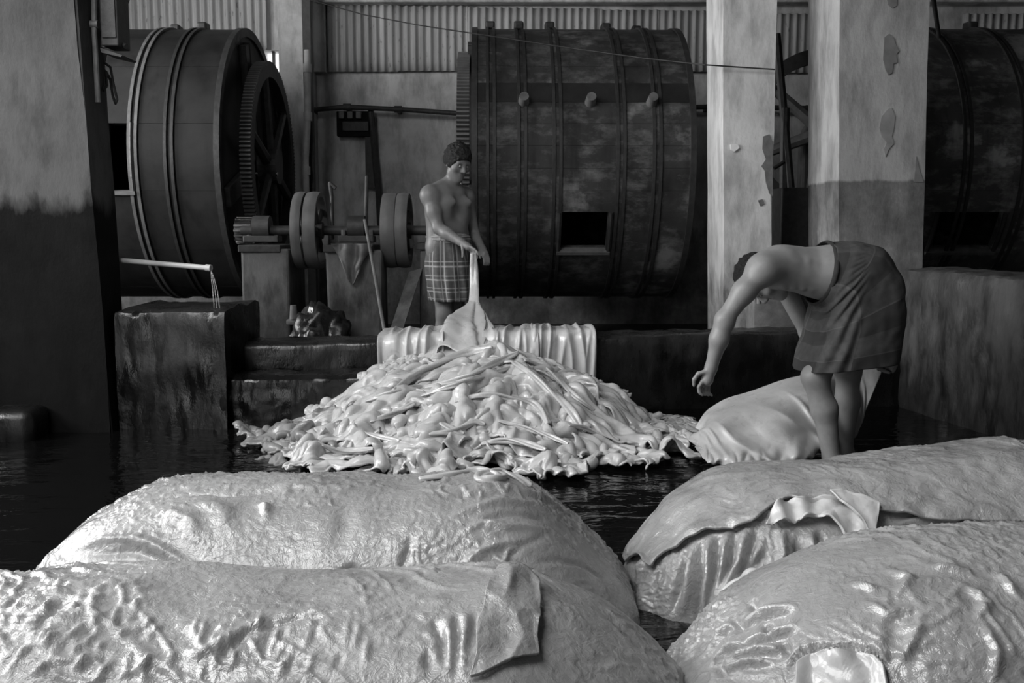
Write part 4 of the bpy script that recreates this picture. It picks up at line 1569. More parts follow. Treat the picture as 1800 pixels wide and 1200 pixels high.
# ---------------------------------------------------------------- standing man
YS = 6.8
foot = V3(at(785, 668, YS))
foot[2] = .02
fx = unit((.74, -.67, 0))
rtv = unit((-.67, -.74, 0))                 # his right hand side, towards the viewer
pel = V3(at(787, 428, YS))
che = V3(at(787, 362, YS))
nek = V3(at(786, 322, YS))
f = Field((pel[0] - .42, YS - .62, -.02), (pel[0] + .46, YS + .46, 1.76), .0065)
up = V3((0, 0, 1))
# torso
for s in (-1, 1):
    f.chain([pel + rtv * s * .075, V3(at(786, 400, YS)) + rtv * s * .070, che + rtv * s * .085 - up * .03], [.095, .078, .088], .05)
    f.limb(che + rtv * s * .05 + up * .07, che + rtv * s * .08 - up * .05, .085, .080, .05)
    f.limb(nek - up * .03 - fx * .015, che + rtv * s * .155 + up * .085, .045, .05, .05)      # trapezius, shoulder line
    f.ball(che + rtv * s * .075 + fx * .065 + up * .025, (.065, .030, .036), None, .03)      # chest
    f.ball(che + rtv * s * .09 - fx * .075 + up * .05, (.06, .035, .07), None, .03)        # shoulder blade
f.ball(V3(at(786, 405, YS)) - fx * .0 + up * 0, (.10, .09, .10), None, .05)
hc = V3(at(804, 286, YS - .02))
f.limb(nek - up * .04 - fx * .01, hc - up * .07 - fx * .015, .052, .048, .03)
hf = unit((.60, -.70, -.46))
ax, eyes, hp = head(f, hc, hf, (.12, -.08, 1), .93)
# right arm (towards the viewer), raised forearm
sh = che + rtv * .168 + up * .065
el = V3(at(771, 401, YS - .19))
wr = V3(at(810, 425, YS - .30))
f.ball(sh, .062, None, .04)
f.chain([sh, sh * .5 + el * .5 + rtv * .004, el], [.052, .047, .037], .03)
f.chain([el, el * .6 + wr * .4, wr], [.040, .039, .026], .02)
kn = V3(at(823, 434, YS - .33))
f.limb(wr, kn, .024, .026, .015)
d0 = unit(kn - wr)
sd = unit(np.cross(d0, (0, -1, 0)))
if sd[2] > 0: sd = -sd
lat = V3((0, -1, 0))
for i, (o1, o2, L, dz) in enumerate(((.020, .012, .036, .15), (.008, .016, .040, -.35), (-.006, .012, .037, -.7), (-.018, .006, .030, -1.0))):
    b0 = kn + lat * o1 * .9 + sd * (-o1 * .5) + d0 * .012
    finger(f, b0, [d0 + (0, 0, dz * .4), d0 * .7 + (0, 0, dz * .5 - .25), d0 * .4 + (0, 0, dz * .4 - .5)], [L, L * .75, L * .6], .0095)
finger(f, wr + d0 * .02 + lat * .018 + sd * .012, [d0 + sd * .9 + lat * .4, d0 * .8 + sd * .9, d0 * .6 + sd], [.032, .030, .024], .0105)
# left arm, lower and in the shade, also on the hide
sh2 = che - rtv * .175 + up * .06
el2 = sh2 + V3((.055, .03, -.25))
wr2 = el2 + V3((.06, -.16, -.10))
f.ball(sh2, .058, None, .04)
f.chain([sh2, el2], [.050, .037], .03)
f.chain([el2, wr2], [.038, .026], .02)
k2 = wr2 + unit(wr2 - el2) * .06
f.limb(wr2, k2, .024, .026, .015)
d2 = unit(wr2 - el2)
for i, o1 in enumerate((.021, .007, -.007, -.020)):
    finger(f, k2 + np.cross(d2, up) * o1 + d2 * .012, [d2 + (0, 0, -.4), d2 * .5 + (0, 0, -.9), (-.1, 0, -1)], [.034, .026, .02], .009)
finger(f, wr2 + d2 * .02 + np.cross(d2, up) * .022, [d2 + np.cross(d2, up) * .8, d2 + (0, 0, -.5), d2 + (0, 0, -1)], [.03, .027, .02], .0105)
# legs
for s, kx in ((1, -.012), (-1, .055)):
    hip = pel + rtv * s * .085 - up * .05
    kne = V3((pel[0] + kx - .03 + .02 * s, YS - .075 * s, .50))
    ank = V3((pel[0] + kx - .03, YS - .10 * s + .02, .10))
    f.chain([hip, kne], [.080, .054], .04)
    f.limb(kne, kne * .62 + ank * .38 - fx * .018, .052, .052, .03)
    f.chain([kne * .62 + ank * .38 - fx * .012, ank], [.050, .034], .03)
    f.limb(ank - up * .035 - fx * .02, ank - up * .052 + fx * .15, .036, .026, .025)
    for j in range(5):
        f.limb(ank - up * .055 + fx * .14 + rtv * (.034 - .017 * j), ank - up * .06 + fx * (.19 - .008 * j) + rtv * (.036 - .018 * j), .012, .010, .006)
V, Q = f.mesh()
man1 = mesh_obj('person', V, Q, M['skin_dark'], None, tuple(foot))
tag(man1, 'bare-chested young man in a checked waistcloth standing behind the hide heap', 'person')
hair_mesh(hc, ax, hp, .93, man1, None, .026)
for e in eyes:
    MB().lathe([(-.0095, .001), (-.006, .0075), (0, .0098), (.006, .0075), (.0095, .001)], tuple(e), 'X', 16).build('eye', M['eye'], man1, smooth=True)
k1 = 1 / 257.
rings = []
for (xa, xb, y, d) in ((757, 820, 413, .150), (752, 822, 426, .172), (749, 828, 450, .195), (748, 831, 480, .205), (752, 832, 505, .205), (757, 831, 527, .200)):
    a, b = V3(at(xa, y, YS)), V3(at(xb, y, YS))
    rings.append(((a + b) / 2, (b - a) / 2, V3((0, d, 0))))
loft('waistcloth', rings, M['plaid'], man1, 160, 70,
     lambda S, A, P: S * (.010 * np.sin(9 * A + 3 * S) + .007 * np.sin(17 * A - 4 * S)) + .006 * perlin(P * np.array([16, 16, 7]), 5) + .01 * S * perlin(P * 8, 8))
rings = []
for (xa, xb, y, d) in ((759, 817, 408, .145), (754, 822, 412, .165), (753, 824, 418, .172), (756, 822, 425, .168)):
    a, b = V3(at(xa, y, YS)), V3(at(xb, y + 3, YS))
    rings.append(((a + b) / 2, (b - a) / 2, V3((0, d, 0))))
M['roll'] = plain('pale_cotton_roll', .30, .85, .35, 60, .4)
loft('rolled_waistband', rings, M['roll'], man1, 140, 16, lambda S, A, P: .012 * np.sin(PI * S) + .006 * np.sin(2 * A + 24 * S) + .006 * perlin(P * 40, 2))

# ---------------------------------------------------------------- bending man
YB = 4.60


def B(px, py, dy=0.0): return V3(at(px, py, YB + dy))


f = Field((B(1190, 600)[0], 4.12, -.09), (B(1620, 600)[0], 5.08, B(1400, 395)[2]), .0062)
for s in (-1, 1):
    d = s * .075
    f.chain([B(1525, 490, d), B(1462, 480, d * .95), B(1432, 479, d * .9), B(1365, 472, d * 1.2)], [.120, .120, .098, .092], .05)
    f.limb(B(1400, 468, d * 1.3), B(1345, 468, d * 1.5), .078, .066, .05)
    f.ball(B(1378, 452, s * .095), (.095, .06, .045), None, .03)          # shoulder blades
    f.ball(B(1538, 502, s * .078), (.11, .085, .11), None, .05)
f.limb(B(1500, 454), B(1360, 446), .030, .030, .05)                        # spine
for i, x in enumerate((1376, 1392, 1408, 1424)):                           # ribs on the near flank
    f.limb(B(x - 6, 462, -.163), B(x + 3, 505, -.138), .012, .010, .022)
# near arm
shn = B(1341, 474, -.185)
el = B(1273, 562, -.22)
wr = B(1250, 646, -.20)
f.ball(shn, (.066, .060, .066), None, .045)
f.limb(B(1375, 462, -.13), shn, .060, .060, .05)
f.chain([shn, B(1308, 512, -.21), el], [.056, .049, .036], .03)
f.ball(el + V3((.012, 0, -.015)), .033, None, .02)
f.chain([el, B(1264, 596, -.22), wr], [.041, .040, .026], .025)
# near hand: palm, four bent fingers, thumb from its side
kn = B(1243, 668, -.195)
f.limb(wr, kn, .025, .027, .018)
dd = unit(kn - wr)
ln = unit(np.cross(dd, (0, 1, 0)))
if ln[0] > 0: ln = -ln
yy = V3((0, 1, 0))
for i, (a1, a2) in enumerate(((.022, -.012), (.010, .006), (-.004, .016), (-.018, .022))):
    b0 = kn + ln * a1 + yy * a2 + dd * .010
    finger(f, b0, [dd + ln * (.25 - .12 * i) , dd * 1.0 - ln * .45, dd * .5 - ln * 1.0], [.030 - .002 * i, .025, .018], .0100 - .0004 * i, .004)
finger(f, wr + ln * .020 + dd * .022 - yy * .012, [ln * 1.1 + dd * .7, ln * .35 + dd * 1.0, -ln * .25 + dd], [.034, .032, .026], .0115, .006)
# far arm, reaching back past the legs to the hide corner
shf = B(1368, 482, .185)
elf = B(1420, 585, .27)
wrf = B(1535, 628, .20)
f.ball(shf, .064, None, .045)
f.limb(B(1385, 470, .12), shf, .06, .058, .05)
f.chain([shf, elf], [.053, .038], .03)
f.chain([elf, elf * .6 + wrf * .4, wrf], [.041, .038, .026], .025)
knf = wrf + unit(wrf - elf) * .055
df = unit(wrf - elf)
f.limb(wrf, knf, .025, .026, .018)
nf_ = unit(np.cross(df, (0, -1, 0)))
for i in range(4):
    finger(f, knf + nf_ * (.02 - .013 * i) + df * .01, [df + (0, -.5, 0), df * .2 + (0, -1, -.2), (-.6, -.7, -.3)], [.032, .026, .018], .0095, .004)
finger(f, wrf + df * .02 + nf_ * .022, [df + nf_ * .9 + V3((0, -.3, 0)), df + V3((0, -.5, 0)), df + V3((0, -.8, 0))], [.032, .03, .022], .011, .006)
# legs
for hip, kne, cal, ank, toe in ((B(1518, 515, -.10), B(1434, 662, -.10), B(1447, 718, -.10), B(1462, 808, -.10), B(1425, 832, -.15)),
                                (B(1528, 512, .10), B(1492, 650, .13), B(1488, 705, .15), B(1483, 790, .14), B(1452, 808, .11))):
    f.chain([hip, hip * .5 + kne * .5, kne], [.090, .074, .056], .05)
    f.ball(kne + V3((-.018, -.01, .0)), .044, None, .03)
    f.limb(kne, cal, .054, .056, .035)
    f.limb(cal + V3((.012, .0, 0)), ank, .052, .034, .035)
    f.limb(kne, ank, .038, .030, .03)
    ank2 = V3((ank[0], ank[1], -.015))
    f.limb(ank, ank2, .034, .036, .03)
    tz = V3((toe[0], toe[1], -.035))
    f.limb(ank2 + V3((.02, 0, -.005)), tz, .036, .026, .025)
    td = unit(tz - ank2)
    tn = unit(np.cross(td, up))
    for j in range(5):
        f.limb(tz + tn * (.034 - .017 * j) - td * .01, tz + tn * (.036 - .018 * j) + td * (.045 - .006 * abs(j - 3)), .012, .010, .006)
# head hanging down behind the arm
hc = B(1340, 490, .02)
f.limb(B(1362, 470, .0), hc + V3((.03, 0, .02)), .058, .052, .035)
ax, eyes, hp = head(f, hc, (-.12, -.05, -1), (-.93, -.02, -.12), .98)
V, Q = f.mesh()
footb = B(1462, 832, -.05)
man2 = mesh_obj('person', V, Q, M['skin'], None, (footb[0], footb[1], PIT_Z))
tag(man2, 'bare-backed man bending down in the water, dark checked waistcloth', 'person')
hair_mesh(hc, ax, hp, .98, man2, None, .016)
for e in eyes:
    MB().lathe([(-.0095, .001), (-.006, .0075), (0, .0098), (.006, .0075), (.0095, .001)], tuple(e), 'X', 16).build('eye', M['eye'], man2, smooth=True)
rings = []
for (ax_, ay, bx, by, d) in ((1429, 532, 1453, 427, .212), (1434, 540, 1494, 424, .232), (1433, 552, 1542, 434, .245), (1424, 570, 1573, 484, .245),
                             (1420, 594, 1578, 540, .250), (1407, 622, 1574, 588, .250), (1401, 647, 1567, 628, .240)):
    a, b = B(ax_, ay), B(bx, by)
    rings.append(((a + b) / 2, (b - a) / 2, V3((0, d, 0))))


def bfold(S, A, P):
    u, w = project(P)
    # pleats fanning from the near hip towards the knee
    ang = np.arctan2(w - 440, u - 1560)
    fan = np.sin(ang * 46 + 2.0 * perlin(P * 7, 6))
    m = smooth01(1540 - u, 0, 70) * smooth01(S, .08, .3) * (P[..., 1] < YB)
    return .007 * fan * m + .006 * perlin(P * np.array([9, 9, 9]), 4) + .008 * S * np.sin(6 * A + 1) * .6 + .004 * perlin(P * 22, 3)


loft('waistcloth', rings, M['plaid_dark'], man2, 200, 110, bfold, exps=.66)
rings = []
for (ax_, ay, bx, by, d) in ((1426, 532, 1450, 425, .216), (1432, 536, 1458, 424, .224)):
    a, b = B(ax_, ay), B(bx, by)
    rings.append(((a + b) / 2, (b - a) / 2, V3((0, d, 0))))
M['band'] = plain('dark_cotton_hem', .03, .85, .2, 60, .3)
loft('waistband', rings, M['band'], man2, 140, 8, lambda S, A, P: .004 * np.sin(PI * S))

# ================================================================ the heap of hides in the middle of the pit
def mound(x, y):
    xl = np.where(x < -.08, (x + .08) / 1.22, (x + .08) / .78)
    yl = np.where(y < 5.45, (y - 5.45) / 1.05, (y - 5.45) / .75)
    r = np.sqrt(xl ** 2 + yl ** 2)
    return .345 * np.clip(1 - r ** 1.25, 0, 1) ** .9


def rim_y(x): return 5.66 + (x - rim_l.x + .1) / (rim_r.x + .3 - rim_l.x + .1) * .36


def rim_z(x): return .42 + (x - rim_l.x + .1) / (rim_r.x + .3 - rim_l.x + .1) * .055


HN, HM = 28, 22
LAY = []                                   # centre, yaw, length, width, gather along, gather across, waves, layer


def lay(*a): LAY.append(a)


# skirt at the water
lay(-.96, 4.95, .2, 1.0, .8, .86, .66, 3, 0); lay(-.72, 4.60, .5, 1.0, .8, .84, .64, 3.2, 0); lay(-.35, 4.50, .9, .9, .8, .84, .62, 3.6, 0)
lay(.05, 4.52, 2.2, .9, .8, .84, .62, 3.6, 0); lay(.42, 4.70, -.6, 1.0, .7, .84, .64, 3.6, 0); lay(.55, 5.05, -.9, 1.0, .7, .84, .64, 3, 0)
lay(-.85, 5.25, .4, 1.0, .8, .84, .66, 3, 0); lay(.45, 5.4, -.6, .9, .7, .84, .66, 3, 0); lay(-.95, 4.75, -.2, .8, .6, .8, .6, 3.5, 1)
# gathered middle
lay(-.75, 4.9, 1.0, 1.2, .9, .86, .62, 4, 1); lay(-.38, 4.80, .3, 1.2, .9, .86, .6, 4.2, 1); lay(.05, 4.82, -.4, 1.2, .9, .86, .62, 4.2, 1)
lay(.3, 5.0, -1.0, 1.1, .9, .86, .64, 3.5, 1); lay(-.5, 5.15, .7, 1.2, .9, .86, .62, 3.5, 1); lay(-.15, 4.65, .15, 1.3, .6, .84, .6, 4, 1.5)
# smoother long hides over the crest, folds running down the slope
lay(-.45, 5.1, .55, 1.5, .8, .9, .66, 3.6, 2); lay(.18, 5.12, -.8, 1.35, .9, .92, .68, 3.6, 2); lay(-.12, 4.95, 1.5, 1.1, 1.0, .92, .75, 3.2, 2)
lay(-.32, 5.36, .4, 1.6, .65, .93, .6, 3.0, 3); lay(.22, 5.36, -.75, 1.35, .65, .93, .6, 3.0, 3); lay(-.05, 5.5, .1, 1.1, .8, .8, .7, 2.6, 3.6)
HK = len(LAY)


def settle_heap():
    """lay the pre-folded hides over the mound and let gravity settle them (cloth), then read back plain vertices"""
    rg = np.random.default_rng(11)
    bx, by = np.meshgrid(np.linspace(-2.6, 2.4, 90), np.linspace(3.4, 6.6, 60), indexing='ij')
    base = mesh_obj('settling_ground', np.stack([bx, by, mound(bx, by)], -1), grid_quads(90, 60), M['floor'])
    base.modifiers.new('c', 'COLLISION')
    base.collision.thickness_outer = .02
    base.collision.cloth_friction = 60
    base.collision.damping = .8
    Vs = []
    for k, (cx, cy, yaw, L, W, gx_, gy_, fr, layer) in enumerate(LAY):
        u, w = np.meshgrid(np.linspace(-1, 1, HN), np.linspace(-1, 1, HM), indexing='ij')
        x, y = u * np.sqrt(1 - .28 * w * w) * L / 2, w * np.sqrt(1 - .28 * u * u) * W / 2
        th, r = np.arctan2(w, u), np.maximum(abs(u), abs(w))
        lob = 1 + r ** 2 * (.10 * np.sin(4 * th + rg.uniform(0, 6)) + .08 * np.sin(7 * th + rg.uniform(0, 6)))
        x, y = x * lob, y * lob
        ph = rg.uniform(0, 6.28, 6)
        kx, ky = 2 * PI * fr * .5 / W * .9, 2 * PI * fr * .5 / L * .8
        warp = 1.5 * np.sin(5.5 * x / L + ph[0]) + 1.2 * np.sin(7 * y + 3 * x + ph[4]) + .8 * np.sin(11 * x - 5 * y + ph[5])
        Ay = min(.05, 1.26 * math.sqrt(1 / gy_ - 1) / (kx / gy_))
        Ax = min(.05, 1.26 * math.sqrt(1 / gx_ - 1) / (ky / gx_))
        z = Ay * np.sin(kx * y * 2 + warp + ph[1]) + Ax * np.sin(ky * x * 2 + 1.6 * np.sin(6 * y + ph[2]) + .9 * np.sin(9 * x + 4 * y + ph[5]) + ph[3])
        x, y = x * gx_, y * gy_
        X = cx + x * math.cos(yaw) - y * math.sin(yaw)
        Y = cy + x * math.sin(yaw) + y * math.cos(yaw)
        Vs.append(np.stack([X, Y, mound(X, Y) + .08 + .085 * layer + .012 * (k % 4) + z * .9], -1).reshape(-1, 3))
    Q = np.concatenate([grid_quads(HN, HM) + k * HN * HM for k in range(HK)])
    o = mesh_obj('settling_hides', np.concatenate(Vs), Q, M['floor'])
    md = o.modifiers.new('cloth', 'CLOTH')
    st, c = md.settings, md.collision_settings
    st.quality, st.mass, st.air_damping = 2, .9, 4
    st.tension_stiffness, st.compression_stiffness, st.shear_stiffness, st.bending_stiffness = 15, 5, 5, .03
    c.collision_quality, c.distance_min, c.use_self_collision, c.self_distance_min, c.self_friction = 1, .015, True, .016, 30
    grav = tuple(SC.gravity)
    SC.gravity = (0, 0, -26)
    md.point_cache.frame_start, md.point_cache.frame_end = 1, 60
    for fr in range(1, 25): SC.frame_set(fr)
    ev = o.evaluated_get(bpy.context.evaluated_depsgraph_get())
    out = np.empty(HK * HN * HM * 3, np.float32)
    ev.data.vertices.foreach_get('co', out)
    out = out.reshape(HK, HN, HM, 3).astype(float)
    SC.gravity = grav
    for q in (o, base): bpy.data.objects.remove(q, do_unlink=True)
    SC.frame_set(1)
    return out


def refine(g, times=3):
    """smoothly finer grid"""
    for _ in range(2):
        for axis in (0, 1):
            g = np.moveaxis(g, axis, 0)
            p = np.concatenate([2 * g[:1] - g[1:2], g, 2 * g[-1:] - g[-2:-1]])
            mid = (-p[:-3] + 9 * p[1:-2] + 9 * p[2:-1] - p[3:]) / 16
            o = np.empty((len(g) * 2 - 1,) + g.shape[1:])
            o[0::2], o[1::2] = g, mid
            g = np.moveaxis(o, 0, axis)
    return g


settled = settle_heap()
settled[..., 0] = np.where(settled[..., 0] < -.08, -.08 + (settled[..., 0] + .08) * .9, settled[..., 0])
HEAP_CO = [refine(g) for g in settled]
for k in range(HK):
    # finer pleats, along the hide for the long upper ones, wandering for the rest
    g = HEAP_CO[k]
    a, b = g.shape[:2]
    u, w = np.meshgrid(np.linspace(0, LAY[k][3], a), np.linspace(0, LAY[k][4], b), indexing='ij')
    q = np.stack([u, w, 0 * u + k * 3.7], -1)
    st = (1.6, 13, 1) if LAY[k][7] >= 2 else ((3, 11, 1) if k % 2 else (9, 4, 1))
    wq = q + .10 * np.stack([perlin(q * 4, k), perlin(q * 4, k + 40), 0 * u], -1)
    rid = np.clip(1 - np.abs(perlin(wq * np.array(st), 60 + k)) * 2.3, 0, 1) ** 1.6
    rid2 = np.clip(1 - np.abs(perlin(wq * np.array((12, 9, 1)), 90 + k)) * 2.4, 0, 1) ** 2
    m2 = smooth01(perlin(q * 3.5, 20 + k), -.15, .3)
    nrm = Stack.normals(g)
    HEAP_CO[k] = g + nrm * ((.020 if LAY[k][7] >= 2 else .012) * rid + .007 * rid2 * m2)[..., None] * np.sign(nrm[..., 2:3].mean())
    g = HEAP_CO[k]
    lim = rim_y(g[..., 0]) - .03                                   # nothing pushes into the rim wall
    over = np.maximum(0, g[..., 1] - lim) * (1 - smooth01(g[..., 2], .42, .5))
    g[..., 1] -= over * .9
    g[..., 2] += over * .25

gx, gy = np.meshgrid(np.linspace(-1.22, .66, 90), np.linspace(4.5, 5.62, 60), indexing='ij')
gz = mound(gx, gy) * .95 - .012
P = np.stack([gx, gy, gz], -1)
P[..., 2] += .018 * perlin(P * 9, 3) * (gz > 0) - (gz <= 0) * .05
core = mesh_obj('buried_hides', P, grid_quads(90, 60), M['hide_heap'], None, (-.1, 5.2, 0))
tag(core, 'flattened lower hides buried inside the big heap', 'hide heap')

GH = 'crumpled hides in the big heap'


def hide_from(grid, name, label, mat, group=None, origin=None):
    g = np.asarray(grid, float)
    c = g.reshape(-1, 3).mean(0) if origin is None else np.array(origin)
    o = mesh_obj(name, g, grid_quads(g.shape[0], g.shape[1]), mat, None, (c[0], c[1], g[..., 2].min()))
    s = o.modifiers.new('thick', 'SOLIDIFY')
    s.thickness = .012
    s.offset = 0
    u = o.modifiers.new('round', 'SUBSURF')
    u.levels = u.render_levels = 1
    return tag(o, label, 'hide', group)


names = ['grey-shaded hide spread at the left foot of the heap', 'crumpled hide in the water at the front left corner of the heap',
         'crumpled hide at the front foot of the heap, just left of its middle', 'crumpled hide at the front foot of the heap, just right of its middle',
         'crumpled hide at the front right corner of the heap', 'hide fanned out at the right end of the heap by the water',
         'hide on the heap\'s left rear flank below the wet step', 'hide on the heap\'s right rear flank below the rim drapes',
         'small knotted hide on top of the front left corner of the heap', 'hide lying slantwise halfway up the left of the heap',
         'deeply creased hide left of the middle of the heap face', 'deeply creased hide right of the middle of the heap face',
         'hide lying halfway up the right side of the heap', 'creased hide just under the left crest folds of the heap',
         'long narrow hide stretched along the lower front of the heap', 'broad hide with slanting folds on the upper left of the heap',
         'broad hide with steep folds on the upper right of the heap', 'broad smooth hide hanging down the middle of the heap face',
         'long hide draped down the left slope of the heap from its crest', 'long hide draped down the right slope of the heap from its crest',
         'hide bunched on the very crest of the big heap']
for k in range(HK):
    hide_from(HEAP_CO[k], 'wet_hide', names[k], M['hide_grey'] if k in (0, 8) else (M['hide_heap'] if k % 4 else M['hide_smooth']), GH)

# thick rolled edges, laid where the heap's surface is
skin = np.concatenate([g.reshape(-1, 3) for g in HEAP_CO])
skin_x, skin_y = project(skin)


def heap_hit(px, py):
    near = np.flatnonzero((skin_x - px) ** 2 + (skin_y - py) ** 2 < 49)
    if not len(near): return None
    return Vector(skin[near[np.argmin(skin[near, 1])]])


roll_names = ['thickest rolled edge running left from the heap crest', 'rolled edge just below the thickest roll at the crest', 'thin rolled edge third below the heap crest on the left',
              'thick rolled edge running right from the heap crest', 'thin rolled edge above it on the right shoulder of the heap', 'arched rolled edge across the middle of the heap',
              'rolled edge dropping from the left of the heap middle', 'short bowed roll left of the arched roll on the heap', 'short roll on the left slope of the heap',
              'roll at the heap\'s left foot', 'roll at the heap\'s right foot beside the water', 'flat roll along the front foot of the heap', 'short steep roll right of the arched roll',
              'roll on the upper left slope close under the wet step', 'roll on the lower left face of the heap', 'long slanting roll low on the right of the heap face']
for nth, (line, r) in enumerate((([(870, 609), (830, 616), (780, 632), (730, 658), (690, 684)], .026), ([(905, 618), (880, 628), (840, 652), (790, 668), (750, 676)], .018),
                ([(893, 640), (850, 662), (800, 674), (745, 692)], .014), ([(905, 632), (940, 655), (975, 690), (1005, 725), (1030, 755)], .020),
                ([(925, 628), (970, 652), (1010, 690), (1045, 716)], .014), ([(800, 700), (850, 692), (900, 695), (940, 710), (965, 740)], .017),
                ([(740, 715), (780, 742), (815, 760)], .017), ([(760, 762), (800, 754), (835, 737), (855, 742)], .015), ([(655, 740), (700, 720), (735, 712)], .015),
                ([(570, 780), (600, 790), (650, 788)], .014), ([(1000, 745), (1040, 757), (1090, 768)], .013),
                ([(840, 780), (900, 775), (960, 785)], .015), ([(950, 720), (985, 760)], .013), ([(640, 700), (690, 685), (740, 674)], .014),
                ([(620, 740), (650, 760), (700, 770)], .014), ([(880, 735), (920, 745), (950, 765), (1000, 775)], .013))):
    hits = [heap_hit(x, y) for x, y in line]
    hits = [h for h in hits if h is not None and h.y < 5.9]
    if len(hits) > 1:
        o = rope('rolled_hide', None, hits, r, roll_names[nth], M['hide_heap'], lift=r * .25, twist=3, nseg=70, taper=.55)
        o['group'] = 'rolled hide edges on the heap'

# loose hides lying in the water between the heap and the bending man, and at the heap's ends
def laid(k, px, py, Y, yaw, scale, zs, label, mat=None, z=None):
    g = HEAP_CO[k][::2, ::2].copy()
    c = g.reshape(-1, 3).mean(0)
    g = (g - c) * scale
    ca, sa = math.cos(yaw), math.sin(yaw)
    x, y = g[..., 0] * ca - g[..., 1] * sa, g[..., 0] * sa + g[..., 1] * ca
    q = at(px, py, Y)
    zz = g[..., 2] * zs
    zz = zz - zz.min()
    hide_from(np.stack([q.x + x, Y + y, (q.z if z is None else z) + zz], -1), 'wet_hide', label, mat or M['hide_heap'])


laid(4, 1115, 725, 5.45, .3, .55, .45, 'flat wrinkled hide in the water just right of the heap', None, -.02)
laid(7, 1175, 722, 5.6, 1.2, .50, .35, 'thin wrinkled hide floating farther back, beyond the heap end', None, -.02)
laid(2, 1150, 760, 5.15, -.4, .45, .4, 'small crumpled hide floating between the heap and the lifted hide', None, -.025)
laid(9, 1215, 745, 5.3, .9, .38, .4, 'scrap of hide caught against the left end of the lifted hide', None, -.02)
laid(8, 478, 790, 4.95, 2.2, .75, .8, 'greyish crumpled hide at the far left foot of the heap', M['hide_grey'], -.03)
laid(1, 545, 800, 4.75, .5, .75, .7, 'greyish hide trailing in the water at the left foot of the heap', M['hide_grey'], -.04)
laid(3, 700, 826, 4.45, -.2, .62, .7, 'hide with a peaked corner spread in front of the heap', M['hide_smooth'], -.04)
laid(12, 1042, 690, 5.62, 1.0, .42, 1.2, 'curled hide standing up at the right back of the heap', M['hide_smooth'], .12)
laid(13, 690, 682, 5.45, .2, .42, .8, 'rolled hide slumped on the wet step at the left of the heap', M['hide_smooth'], .24)

# ---------------------------------------------------------------- hides hung over the rim wall
def drape(px0, px1, ybot, label, seed, ripple=1.0):
    n, m = 110, 46
    x0, x1 = at(px0, 600, 5.75).x, at(px1, 600, 5.85).x
    s, t = np.meshgrid(np.linspace(0, 1, n), np.linspace(0, 1, m), indexing='ij')
    X = x0 + (x1 - x0) * s
    zb = at(900, ybot, 5.75).z
    back = .10
    ry, rz = rim_y(X), rim_z(X) + .022
    # path: down the back, over the top, down the front
    L0, L1 = .08, .30
    L2 = rz - zb
    tot = L0 + L1 + L2
    d = t * tot
    Y = np.where(d < L0, ry + L1 + .01, np.where(d < L0 + L1, ry + L1 - (d - L0), ry - .022))
    Z = np.where(d < L0, rz - (L0 - d), np.where(d < L0 + L1, rz, rz - (d - L0 - L1)))
    for _ in range(5):
        Y[:, 1:-1] = (Y[:, :-2] + 2 * Y[:, 1:-1] + Y[:, 2:]) / 4
        Z[:, 1:-1] = (Z[:, :-2] + 2 * Z[:, 1:-1] + Z[:, 2:]) / 4
    P = np.stack([X, Y, Z], -1)
    w = perlin(np.stack([X * 16, t * 1.2, X * 0], -1), seed)
    w2 = np.clip(1 - np.abs(perlin(np.stack([X * 13 + .5 * t, t * 1.0, X * 0 + 3], -1), seed + 4)) * 2.4, 0, 1) ** 2
    a = smooth01(d, L0 + L1 * .4, L0 + L1 + L2 * .4)
    f = (.014 * w + .034 * w2) * ripple
    P[..., 1] -= .004 + a * np.maximum(0, f + .012)
    P[..., 2] += (1 - a) * (.010 + .014 * np.abs(w) + .02 * w2) + .0 * s
    P[..., 0] += .03 * (s - .5) * t + .02 * w * a
    P[..., 2] += a * .05 * perlin(np.stack([X * 5, X * 0, X * 0], -1), seed + 7) * t
    o = mesh_obj('hung_hide', P, grid_quads(n, m), M['hide_smooth'], None, P[n // 2, m // 3])
    sd = o.modifiers.new('thick', 'SOLIDIFY')
    sd.thickness = .008
    sd.offset = 0
    tag(o, label, 'hide')


drape(667, 778, 672, 'pleated hide hung over the rim wall left of the heap crest', 4, 1.1)
drape(852, 942, 690, 'pleated hide hung over the rim just behind the heap crest', 12)
drape(936, 1042, 690, 'hide hung over the rim with one smooth square right corner', 23, .8)

# ---------------------------------------------------------------- hide being pulled up by the standing man
rings = []
for (px, py, Y, w, dep) in ((832, 444, 6.42, .014, .75), (833, 470, 6.42, .020, .75), (834, 505, 6.38, .022, .75), (833, 530, 6.28, .030, .7), (830, 545, 6.14, .065, .6),
                            (822, 562, 6.0, .115, .55), (815, 580, 5.88, .15, .4), (809, 602, 5.74, .18, .28), (804, 636, 5.62, .20, .2)):
    c = V3(at(px, py, Y))
    rings.append((c, V3((w, -.1 * w, 0)), V3((0, w * dep, w * .3))))


def pull(S, A, P):
    k = smooth01(S, .3, .8)
    return k * (.034 * np.sin(3 * A + 2.5 * S + .6) + .022 * np.sin(5 * A - 3 * S) + .018 * np.sin(8 * A + 5 * S) + .012 * perlin(P * 16, 3)) + .006 * np.sin(2 * A + 9 * S) * (1 - k)


o = loft('lifted_hide', rings, M['hide_smooth'], None, 120, 90, pull)
tag(o, 'pale hide gathered up in the standing man\'s hand above the heap', 'hide')

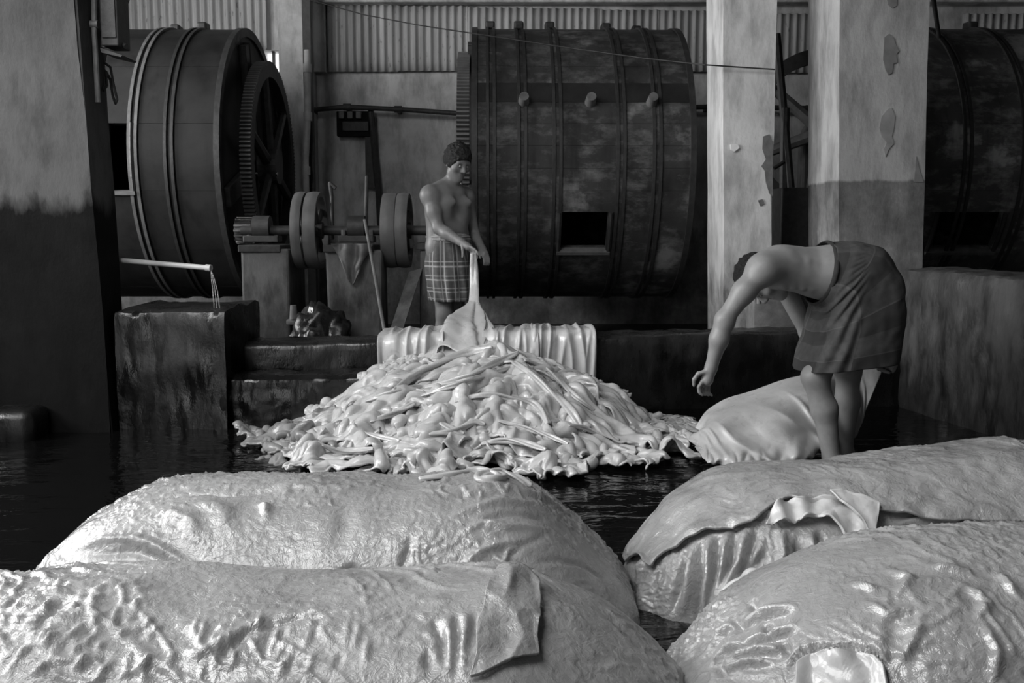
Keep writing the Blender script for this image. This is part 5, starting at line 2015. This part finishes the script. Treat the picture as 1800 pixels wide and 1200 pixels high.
# ---------------------------------------------------------------- hide held by the bending man
cols = [((1222, 752, 4.82), (1214, 788, 4.58)), ((1240, 722, 4.9), (1236, 812, 4.48)), ((1275, 700, 4.95), (1284, 824, 4.40)), ((1320, 688, 4.98), (1336, 824, 4.40)), ((1372, 668, 5.0), (1385, 812, 4.46)),
        ((1420, 657, 5.0), (1432, 806, 4.62)), ((1475, 648, 4.98), (1474, 800, 4.88)), ((1525, 638, 4.92), (1490, 796, 4.92)), ((1557, 631, 4.86), (1502, 792, 4.94))]
T = np.array([at(*c[0]) for c in cols])
Bt = np.array([at(*c[1]) for c in cols])
Bt[:, 2] = np.maximum(Bt[:, 2], .004)
n, m = 150, 80
s = np.linspace(0, 1, n)
ts = np.linspace(0, 1, len(cols))


def sm(X):
    out = np.stack([np.interp(s, ts, X[:, i]) for i in range(3)], -1)
    for _ in range(40): out[1:-1] = (out[:-2] + 2 * out[1:-1] + out[2:]) / 4
    return out


T, Bt = sm(T), sm(Bt)
t = np.linspace(0, 1, m)
S_, T_ = np.meshgrid(s, t, indexing='ij')
P = T[:, None] * (1 - t)[None, :, None] + Bt[:, None] * t[None, :, None]
lead = smooth01(S_, 0, .12) * (1 - smooth01(S_, .62, .78))
P[..., 1] -= .10 * np.sin(PI * T_ ** .8) * lead
P[..., 2] += .05 * np.sin(PI * T_) * lead
diag = S_ * 2.2 - T_ * .55
f1 = np.sin(diag * 13 + 1.5 * perlin(np.stack([S_ * 3, T_ * 2, S_ * 0], -1), 5))
f2 = np.clip(1 - np.abs(perlin(np.stack([diag * 5, T_ * 1.2, S_ * 0], -1), 8)) * 2.2, 0, 1) ** 2
P[..., 1] -= (.019 * f1 + .035 * f2 * (.3 + T_) + .03 * perlin(np.stack([S_ * 5, T_ * 3, S_ * 0], -1), 12)) * smooth01(T_, .03, .3) * (1 - smooth01(S_, .66, .8) * .7)
# creases gathered at the water and the rolled left end
low = smooth01(T_, .72, 1)
P[..., 1] -= low * lead * (.05 + .05 * perlin(np.stack([S_ * 16, T_ * 6, S_ * 0], -1), 15))
P[..., 2] += low * (.012 + .03 * np.abs(perlin(np.stack([S_ * 20, T_ * 5, S_ * 0], -1), 17)))
P[..., 2] = np.maximum(P[..., 2], -.02)
P[..., 0] += .025 * np.sin(T_ * 9) * (1 - smooth01(S_, 0, .15))
o = mesh_obj('held_hide', P, grid_quads(n, m), M['hide_smooth'], None, tuple(Bt[n // 2]))
sd = o.modifiers.new('thick', 'SOLIDIFY')
sd.thickness = .007
sd.offset = 0
u = o.modifiers.new('round', 'SUBSURF')
u.levels = u.render_levels = 1
tag(o, 'large pale hide raised out of the water behind the bending man\'s legs', 'hide')
